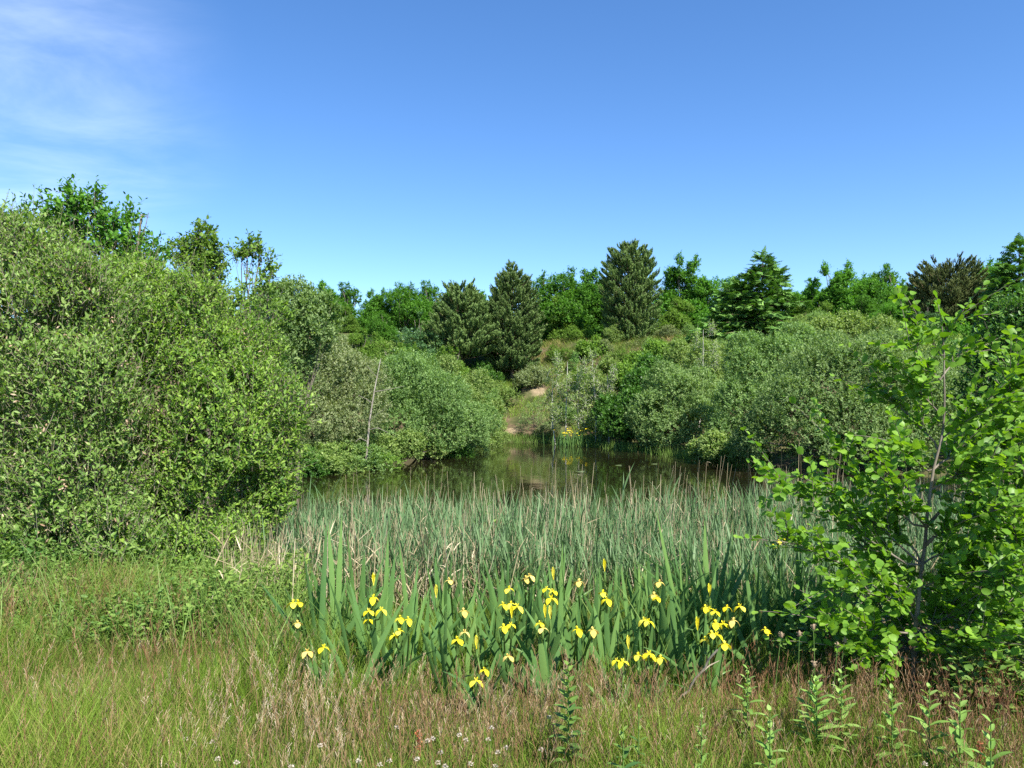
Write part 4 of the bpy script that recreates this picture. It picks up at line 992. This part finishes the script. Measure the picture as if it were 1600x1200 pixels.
# fallen stick at the clump's right foot
o = MB(); b_ = at(1113, 1026, 3.72); a_ = at(1046, 1112, 3.85); a_[2] = gz(a_[0], a_[1]) + .01
pts = poly([a_, (a_ + b_) / 2 + [.01, 0, .012], b_, b_ + (b_ - a_) * .12], 12); pts[1:-1] += np.random.default_rng(3).normal(0, .004, (10, 3))
m1 = MB(); tubes(m1, pts - a_, np.linspace(.0065, .0055, 12), 6); tubes(m1, np.array([pts[7], pts[7] + [.05, .02, .03], pts[7] + [.1, .03, .05]]) - a_, np.array([.006, .004, .002]), 4)
s_ = m1.build("fallen_stick", M['stick'], None, True); s_.location = tuple(a_); tag(s_, "pale fallen stick leaning into the irises at the right foot of the clump", "stick")

# ------------------------------------------------------------------ alder saplings at the right
def sapling(label, base_px, d, trunk_px, branches, seed, extra_stubs=(), leaf_n=9, r0=.0135):
    rng = np.random.default_rng(seed)
    x = (base_px - 800) / F * d; b0 = np.array([x, d, gz(x, d) - .03])
    o = tag(empty("alder_sapling", b0), label, "tree", "alder saplings on the right")
    mt, mc = MB(), MB()
    tr = poly([at(px, py, d) - b0 for px, py in trunk_px], 22); tr[0] = (0, 0, 0); tr[1:, 1] += rng.normal(0, .006, 21).cumsum()
    tubes(mt, tr, r0 * np.linspace(1, .16, 22), 7)
    tw = []
    def leaves_on(pts, n, sz):
        t = np.linspace(.18, 1, n); q = np.stack([np.interp(t, np.linspace(0, 1, len(pts)), pts[:, j]) for j in range(3)], 1)
        ax = nrm(np.gradient(q, axis=0)) if n > 1 else nrm(pts[-1:] - pts[:1]); sd = nrm(np.cross(ax, UP + rng.normal(0, .4, 3)))
        s = np.where(np.arange(n) % 2, 1, -1)[:, None]
        D = nrm(ax * rng.uniform(.3, 1.0, (n, 1)) + sd * s * rng.uniform(.6, 1.2, (n, 1)) + UP * rng.uniform(-.35, .55, (n, 1)))
        N = nrm(UP * .9 + rng.normal(0, .62, (n, 3)))
        z = sz * rng.uniform(.65, 1.25, n) * np.where(t > .9, .8, 1)
        inst(mc, q + rng.normal(0, .004, (n, 3)), D, N, z, z * rng.uniform(.62, .90, n), T_ALDER, np.clip(rng.normal(.45, .22, n) + .25 * (t > .8), 0, 1))
    for (pp, dy, nsub) in branches:
        k = len(pp); dd = np.linspace(0, dy, k)
        pts = poly([at(px, py, d + dd[i]) - b0 for i, (px, py) in enumerate(pp)], 12)
        j = int(np.argmin(np.linalg.norm(tr - pts[0], axis=1))); pts[0] = tr[j]
        L = np.linalg.norm(pts[-1] - pts[0])
        tubes(mt, pts, np.linspace(.0042 + .003 * L, .0013, 12), 5)
        leaves_on(pts, max(5, int(L * 62)), .050)
        for _ in range(int(nsub * 3.0)):
            i = rng.integers(2, 11); ax = nrm(pts[min(i + 1, 11)] - pts[i - 1])
            e = pts[i] + (ax * rng.uniform(.5, 1.1) + fib(1, rng)[0] * [.7, .9, .7] + UP * .12) * rng.uniform(.10, .30)
            q = curve(pts[i], (pts[i] + e) / 2 + UP * .02, e, 6); tubes(mt, q, np.linspace(.0026, .001, 6), 4)
            leaves_on(q, int(rng.integers(6, leaf_n + 4)), .047)
    leaves_on(tr[-5:], 12, .06)
    for (px, py, ex, ey) in extra_stubs:
        a = at(px, py, d) - b0; e = at(ex, ey, d - .06) - b0; j = int(np.argmin(np.linalg.norm(tr - a, axis=1)))
        tubes(mt, np.array([tr[j], (tr[j] + e) / 2, e]), np.array([.010, .010, .008]), 6)
    mt.build("trunk", M['alder_bark'], o, True); mc.build("crown", M['alder'], o)
    return o
sapling("young alder sapling whose slim trunk and leafy tip stand out against the right shore willows", 1424, 4.05,
        [(1424, 1092), (1428, 1010), (1434, 930), (1443, 860), (1446, 780), (1456, 725), (1468, 690), (1474, 610), (1473, 540), (1468, 500), (1461, 466)],
        [([(1442, 834), (1380, 775), (1325, 722), (1292, 672)], .15, 6), ([(1438, 895), (1345, 835), (1270, 780), (1204, 748)], -.05, 8), ([(1436, 880), (1350, 800), (1290, 765), (1246, 740)], .1, 7),
         ([(1434, 925), (1350, 895), (1270, 862), (1212, 832)], -.1, 8), ([(1472, 650), (1430, 605), (1395, 572)], .05, 3), ([(1470, 700), (1420, 650), (1362, 592)], .12, 5),
         ([(1474, 600), (1440, 560), (1417, 535)], -.1, 3), ([(1474, 585), (1500, 555), (1516, 560)], .1, 3), ([(1470, 545), (1490, 505), (1500, 492)], 0, 2), ([(1473, 560), (1450, 525), (1440, 505)], -.05, 2),
         ([(1466, 690), (1510, 655), (1550, 628)], -.15, 5), ([(1458, 730), (1510, 700), (1575, 640)], .2, 7), ([(1448, 770), (1500, 740), (1560, 715)], -.3, 7), ([(1455, 740), (1420, 710), (1405, 690)], -.15, 4),
         ([(1444, 820), (1400, 770), (1388, 735)], -.25, 5), ([(1442, 850), (1510, 810), (1580, 790)], -.35, 8), ([(1440, 880), (1500, 850), (1570, 850)], .2, 8), ([(1436, 920), (1500, 895), (1580, 905)], -.3, 9),
         ([(1432, 960), (1370, 930), (1290, 915)], -.25, 8), ([(1430, 990), (1360, 985), (1285, 970)], -.3, 8), ([(1430, 985), (1500, 960), (1590, 965)], -.25, 9), ([(1427, 1030), (1370, 1020), (1300, 1010)], -.2, 7),
         ([(1427, 1040), (1480, 1010), (1545, 1000)], -.3, 8), ([(1434, 930), (1390, 880), (1340, 850)], .3, 7), ([(1440, 870), (1400, 830), (1340, 790)], .35, 7), ([(1427, 1020), (1400, 960), (1350, 940)], .3, 7), ([(1430, 1000), (1470, 930), (1520, 880)], .35, 8)],
        41, extra_stubs=((1446, 822, 1468, 800), (1446, 850, 1460, 838)))
sapling("bushier alder sapling cut off by the right edge, leaves hanging over the meadow", 1600, 4.3,
        [(1600, 1075), (1604, 960), (1600, 860), (1608, 760), (1604, 690), (1612, 620)],
        [([(1603, 960), (1550, 900), (1490, 860)], -.2, 8), ([(1602, 900), (1560, 840), (1515, 790)], .1, 9), ([(1602, 860), (1570, 780), (1540, 720)], -.1, 9), ([(1604, 800), (1580, 720), (1560, 660)], .2, 8),
         ([(1604, 760), (1590, 690), (1575, 600)], -.15, 8), ([(1602, 1000), (1550, 960), (1500, 945)], -.25, 9), ([(1604, 940), (1650, 880), (1700, 840)], .1, 7), ([(1604, 840), (1650, 780), (1690, 720)], -.1, 7),
         ([(1606, 760), (1640, 700), (1660, 640)], 0, 6), ([(1602, 980), (1640, 940), (1690, 920)], -.3, 7), ([(1603, 900), (1590, 850), (1580, 800)], -.4, 9), ([(1603, 930), (1585, 900), (1560, 880)], -.45, 9),
         ([(1610, 640), (1595, 600), (1590, 560)], 0, 5), ([(1602, 1010), (1575, 985), (1545, 960)], .3, 8), ([(1604, 820), (1560, 760), (1500, 740)], .35, 9), ([(1604, 720), (1560, 690), (1520, 670)], .3, 7)],
        42, r0=.014)

# ------------------------------------------------------------------ meadow: grasses
rng = np.random.default_rng(501)
def field(n, y0, y1, rng, side=1.2):
    y = np.sqrt(rng.uniform(y0 * y0, y1 * y1, n)); x = y * rng.uniform(-side, side, n)
    return np.c_[x, y]
def in_clump(x, y):     # the irises' own ground
    u = x / y * F + 800
    return (y > 3.95 + .1 * np.sin(x * 5)) & (u > 480) & (u < 1180)
n = 350000
xy = field(n, 1.9, 6.6, rng); x, y = xy.T; u = x / y * F + 800
k_ = ~(in_clump(x, y) & (rng.random(n) < .45)) & ~((y > 5.0) & (u > 430) & (rng.random(n) < .6)) & ~((y > 4.75) & (u < 430) & (rng.random(n) < .75)) & ~((u > 1180) & (y > 4.6))
# thinner with closeness, so that the far part stays dense
xy = xy[k_]; x, y = xy.T; u = u[k_]; n = len(x)
P = np.c_[x, y, ground(x, y)]; y_ = y
pat = wob(P, 1.1, 61); pat2 = wob(P, 3.0, 62)
Hh = (.17 + .11 * pat2 + .06 * pat + .07 * sstep(700, 200, u)) * rng.uniform(.55, 1.35, n)
Hh = np.maximum(Hh * (1 - .38 * np.exp(-((y_ - 3.75) / .4) ** 2) * (u > 470)), .05)
h = hdir(n, rng); U0 = nrm(UP + h * rng.uniform(.02, .34, (n, 1)) + np.array([.04, 0, 0]))
dry = rng.random(n) < np.clip(.15 + .16 * pat + .10 * sstep(1350, 1600, u) + .10 * sstep(520, 200, u), .03, .5)
tint = np.where(dry, rng.uniform(0, .16, n), np.clip(.58 + .22 * pat2 + .12 * pat + rng.normal(0, .14, n), .3, 1))
mg = MB()
ribbons(mg, P, U0, h * (Hh * rng.uniform(.05, .55, n))[:, None] - UP * (Hh * .14 * rng.random(n))[:, None], Hh, rng.uniform(.0022, .0048, n), hdir(n, rng), 3, (1, .85, .55, .03), tint=tint)
tag(mg.build("meadow_grass", M['grass']), "green and straw-coloured meadow grass in the foreground", "grass", kind="stuff")
# flowering bent grass: reddish stems and airy heads, thickest just in front of the irises
n = 44000
xy = field(n, 2.2, 6.3, rng); x, y = xy.T; u = x / y * F + 800
P = np.c_[x, y, ground(x, y)]; pat = wob(P, .9, 71)
band = np.exp(-((y - 3.5) / .42) ** 2)
pr = np.clip(.07 + .16 * pat + .44 * band * (u > 420) + .10 * (u < 450) + .10 * sstep(1300, 1600, u), .04, 1)
k_ = (rng.random(n) < pr) & ~in_clump(x, y) & ~((y > 4.9) & (u > 400))
P = P[k_]; u = u[k_]; y = y[k_]; n = len(P)
Hs = rng.uniform(.17, .34, n) + .07 * (u < 450)
h = hdir(n, rng); U0 = nrm(UP + h * rng.uniform(.02, .28, (n, 1)) + np.array([.05, 0, 0])); bd = h * (Hs * .12)[:, None]
ms = MB(); pink = np.clip(.30 + .30 * wob(P, 1.7, 73) + rng.normal(0, .16, n) + .40 * (u < 560) * rng.random(n), 0, 1)
ribbons(ms, P, U0, bd, Hs, .0026, hdir(n, rng), 3, (1, .9, .8, .7), tint=np.clip(pink * .6, 0, 1))
for j in range(10):
    f = .68 + .32 * j / 10; q = P + U0 * (Hs * f)[:, None] + bd * f * f; g = hdir(n, rng)
    ribbons(ms, q, nrm(U0 * rng.uniform(1.2, 3.6, (n, 1)) + g), g * .004, rng.uniform(.012, .030, n) * (1.25 - .5 * j / 10), rng.uniform(.0012, .0026, n), hdir(n, rng), 1, (.6, 1), tint=np.clip(pink + rng.normal(0, .12, n), 0, 1))
tag(ms.build("bent_grass", M['seed_head']), "reddish brown flowering heads of bent grass over the meadow", "grass", kind="stuff")
# taller, lush grass left of the irises and dry tufts at the reed edge
n = 24000
xy = field(n, 4.1, 7.6, rng); x, y = xy.T; u = x / y * F + 800; P = np.c_[x, y, ground(x, y)]
pr = np.exp(-((u - 430) / 75) ** 2) * .95 + .5 * np.exp(-((u - 1195) / 40) ** 2) * (y > 4.3) + .14 * ((u > 480) & (u < 1180) & (y > 4.2)) + .42 * (u < 400) * (y > 4.5)
k_ = rng.random(n) < pr; P, y = P[k_], y[k_]; n = len(P)
Hs = rng.uniform(.28, .62, n); h = hdir(n, rng); mt_ = MB()
ribbons(mt_, P, nrm(UP + h * rng.uniform(.05, .4, (n, 1))), h * (Hs * rng.uniform(.1, .45, n))[:, None] - UP * (Hs * .12 * rng.random(n))[:, None], Hs, rng.uniform(.004, .009, n), hdir(n, rng), 4, (1, 1, .8, .5, .02), tint=rng.random(n))
tag(mt_.build("tall_grass", M['tall_grass']), "lush tall grass at the left end of the iris clump", "grass", kind="stuff")
# undergrowth of herbs below the willows
rng = np.random.default_rng(511)
mh = MB(); n = 6200
xy = field(n * 4, 4.5, 8.2, rng, 1.2); x, y = xy.T; u = x / y * F + 800
edge = 4.62 + .2 * np.sin(x * 2.3) + np.where(u > 330, (u - 330) / 180, 0)
k_ = (y > edge) & (u < 480) & (y < 7.9); P = np.c_[x, y, ground(x, y)][k_][:n]; n = len(P)
Hs = (.29 + .15 * wob(P, 1.7, 81)) * rng.uniform(.4, 1.45, n)
for j in range(16):
    f = rng.uniform(.2, 1, n); h = hdir(n, rng); q = P + UP * (Hs * f)[:, None] + h * rng.uniform(0, .05, (n, 1))
    inst(mh, q, nrm(h + UP * rng.uniform(-.1, .8, (n, 1))), nrm(UP + rng.normal(0, .4, (n, 3))), rng.uniform(.03, .06, n), rng.uniform(.016, .03, n), T_FOLD, np.clip(.55 + .6 * wob(P, 1.5, 82) + rng.normal(0, .2, n), 0, 1))
ribbons(mh, P, nrm(UP + .15 * hdir(n, rng)), np.zeros((n, 3)), Hs, .005, hdir(n, rng), 2, (1, .9, .6), tint=.4)
tag(mh.build("undergrowth", M['herb']), "leafy undergrowth of nettles and brambles in front of the willow bushes", "undergrowth", kind="stuff")
mh = MB(); n = 800
xy = field(n * 3, 3.7, 4.9, rng, 1.2); x, y = xy.T; u = x / y * F + 800
k_ = (u > 1230) & ((y > 4.2) | (u > 1450)); P = np.c_[x, y, ground(x, y)][k_][:n]; n = len(P); Hs = rng.uniform(.15, .42, n)
for j in range(12):
    f = rng.uniform(.2, 1, n); h = hdir(n, rng); q = P + UP * (Hs * f)[:, None] + h * rng.uniform(0, .05, (n, 1))
    inst(mh, q, nrm(h + UP * rng.uniform(-.1, .6, (n, 1))), nrm(UP + rng.normal(0, .4, (n, 3))), rng.uniform(.04, .075, n), rng.uniform(.022, .04, n), T_FOLD, np.clip(rng.normal(.5, .22, n), 0, 1))
tag(mh.build("undergrowth", M['herb']), "shaded undergrowth round the foot of the alder saplings", "undergrowth", kind="stuff")

# ------------------------------------------------------------------ single plants in the meadow
def herb_plant(px, ty, d, label, seed, n_pair=7, lw=.024, ll=.075, mat='herb_pale', lean=(0, 0)):
    rng = np.random.default_rng(seed); x = (px - 800) / F * d; b = np.array([x, d, gz(x, d)]); Ht = max(.2, at(px, ty, d)[2] - b[2])
    o = tag(empty("meadow_herb", b, rng.uniform(0, 3)), label, "plant", "leafy herbs in the meadow")
    m1, m2 = MB(), MB(); top = np.array([lean[0], lean[1], Ht]); pts = curve(np.zeros(3), np.array([0, 0, Ht * .5]), top, 10); tubes(m1, pts, np.linspace(.0045, .002, 10), 5, .5)
    for i in range(n_pair):
        t = .22 + .78 * i / (n_pair - 1); c = np.array([np.interp(t, np.linspace(0, 1, 10), pts[:, j]) for j in range(3)]); a = i * 1.57 + rng.normal(0, .3)
        s = ll * (1.0 - .62 * max(0, t - .55) / .45) * rng.uniform(.85, 1.15)
        for sg in (0, 3.1416):
            h = np.array([math.cos(a + sg), math.sin(a + sg), 0]); el = .55 + 1.3 * max(0, t - .4) + rng.normal(0, .15)
            ribbons(m2, c[None], nrm(h + UP * el)[None], (-UP * s * .35)[None], np.array([s]), np.array([lw * (s / ll) ** .6]), np.cross(h, UP)[None], 5, (.25, .8, 1, .85, .5, .03), fold=-.14, tint=np.array([np.clip(rng.normal(.45, .2) + .3 * (t > .8), 0, 1)]))
    m1.build("stem", M['iris_stem'], o); m2.build("leaves", M[mat], o)
    return o
HB = [(888, 1040, 4.1, "dark leafy herb with paired leaves standing alone in front of the irises", 11, .034, .085, 'herb'),
      (1168, 1045, 4.0, "leafy herb by the end of the fallen stick", 8, .028, .08, 'herb_pale'),
      (1276, 1062, 3.55, "largest pale herb with long drooping leaves in the right foreground", 9, .036, .12, 'herb_pale'),
      (1315, 1052, 3.9, "pale herb close behind the right of the largest herb", 8, .03, .09, 'herb_pale'),
      (1394, 1078, 3.8, "slim pale herb in front of the alder sapling's trunk", 8, .026, .085, 'herb_pale'),
      (974, 1142, 3.25, "short herb at the bottom of the photo, right of the middle", 6, .028, .085, 'herb'),
      (998, 1106, 3.7, "tiny herb just above the short bottom herb", 5, .018, .05, 'herb'),
      (1096, 1110, 3.7, "tiny grey-green herb midway between the fallen stick and the bottom edge", 6, .016, .05, 'herb_pale'),
      (1203, 1112, 3.35, "pale herb on the left of the largest herb, near the bottom edge", 7, .03, .09, 'herb_pale'),
      (1500, 1092, 3.7, "broad-leaved herb under the second alder sapling", 7, .034, .10, 'herb_pale'),
      (1548, 1128, 3.45, "pale herb in the lower right corner", 6, .03, .10, 'herb_pale'),
      (1452, 1075, 3.9, "herb right of the alder sapling's trunk at the edge of the shade", 7, .03, .09, 'herb_pale'),
      (352, 930, 5.3, "dark upright herb in front of the willow bushes", 8, .03, .08, 'herb'),
      (12, 850, 6.2, "tall bright green nettle at the left edge of the photo", 10, .045, .10, 'herb')]
for i, (px, ty, d, lab, npair, lw, ll, mt_) in enumerate(HB): herb_plant(px, ty, d if i > 11 else (1.10 if i == 0 else 1.20) * F / (ty - HZ), lab, 700 + i, int(npair * 1.7), lw * 1.0, ll * 1.15, mt_)

# clover heads
CL = [(652, 1178), (668, 1150), (676, 1147), (688, 1168), (684, 1184), (696, 1190), (718, 1142), (728, 1150), (735, 1187), (768, 1132), (763, 1150), (778, 1170), (790, 1163), (774, 1192), (593, 1186), (608, 1180), (500, 1158), (560, 1180), (845, 1168), (858, 1118), (332, 1155), (340, 1180), (290, 1150), (370, 1185), (455, 1190), (620, 1130), (1445, 1192)]
CL0 = None
rng = np.random.default_rng(520)
for i, (px, py) in enumerate(CL):
    if i < 3:
        o = empty("clover_flower", (0, 0, 0)); m1, m2 = MB(), MB(); tubes(m1, np.array([(0, 0, 0), (.004, 0, .12), (0, 0, .24)]), np.array([.0016, .0014, .0012]), 4, .5)
        d = fib(46, rng); d[:, 2] = np.abs(d[:, 2]) * 1.2 - .35; inst(m2, np.tile([0, 0, .24], (46, 1)) + d * .004, d, rng.normal(size=d.shape), (.009 * rng.uniform(.6, 1.2, 46)), .0032, T_QUAD, rng.random(46))
        m1.build("stem", M['iris_stem'], o); m2.build("flower_head", M['clover'], o)
        CLP = (CL0 or []) + [o]; CL0 = CLP
    else: o = copy_tree(CL0[i % 3])
    z = rng.uniform(.20, .25); d = (EYE - z) * F / (py - HZ); x = (px - 800) / F * d
    o.location = (x, d, gz(x, d) + z - .24); o.rotation_euler = (0, 0, rng.uniform(0, 6)); tag(o, "faded white clover head in the grass along the bottom of the photo", "flower", "clover heads in the grass")
# sorrel
for i, (px, ty, d, lab) in enumerate([(655, 1140, 3.35, "rusty red sorrel spike among the clover heads, left of the middle"), (1531, 1158, 3.15, "rusty red sorrel spike in the lower right corner"), (188, 1108, 3.5, "rusty red sorrel spike in the left foreground")]):
    rng = np.random.default_rng(530 + i); x = (px - 800) / F * d; b = np.array([x, d, gz(x, d)]); Ht = at(px, ty, d)[2] - b[2]
    o = tag(empty("sorrel_plant", b), lab, "plant", "sorrel spikes"); m1, m2 = MB(), MB(); tubes(m1, np.array([(0, 0, 0), (.005, 0, Ht * .5), (-.004, 0, Ht)]), np.array([.0026, .002, .001]), 5, .3)
    q = np.c_[rng.normal(0, .005, (90, 2)), Ht * rng.uniform(.5, 1.0, 90)]; inst(m2, q, nrm(hdir(90, rng) - UP * .3), rng.normal(size=q.shape), .011, .008, T_QUAD, rng.random(90))
    m1.build("stem", M['sorrel'], o); m2.build("flower_spike", M['sorrel'], o)
# ribwort plantain heads
for i, (px, py, d, lab) in enumerate([(1221, 996, 3.65, "brown plantain head on a straight stalk, leftmost before the dark iris fans"), (1249, 994, 3.60, "brown plantain head on a straight stalk, second before the dark iris fans"), (1271, 984, 3.55, "highest plantain head, on a stalk curving right"), (1309, 1012, 3.65, "plantain head in the alder's shade, left of a close pair"), (1320, 1004, 3.70, "plantain head in the alder's shade, right of a close pair"), (1272, 1042, 3.45, "lowest small plantain head above the pale herbs")]):
    rng = np.random.default_rng(540 + i); p = at(px, py, d); b = np.array([p[0] + rng.uniform(-.05, .01), d, gz(p[0], d)]); v = p - b
    o = tag(empty("plantain", b), lab, "plant", "plantain heads by the alder"); m1, m2 = MB(), MB(); tubes(m1, curve(np.zeros(3), np.array([0, 0, v[2] * .6]), v, 8), np.linspace(.0022, .0017, 8), 5, .5)
    zz = np.linspace(0, .032, 7); tubes(m2, np.c_[np.full(7, v[0]), np.full(7, v[1]), v[2] + zz - .004], np.array([.002, .006, .0075, .0075, .0065, .005, .001]), 7, .3)
    dd = hdir(30, rng); q = np.tile(v, (30, 1)) + np.c_[dd[:, :2] * .006, rng.uniform(0, .024, 30)]; inst(m2, q, nrm(dd + UP * .3), UP + rng.normal(0, .3, q.shape), .010, .003, T_QUAD, rng.uniform(.5, 1, 30))
    m1.build("stem", M['iris_stem'], o); m2.build("flower_head", M['plantain'], o)
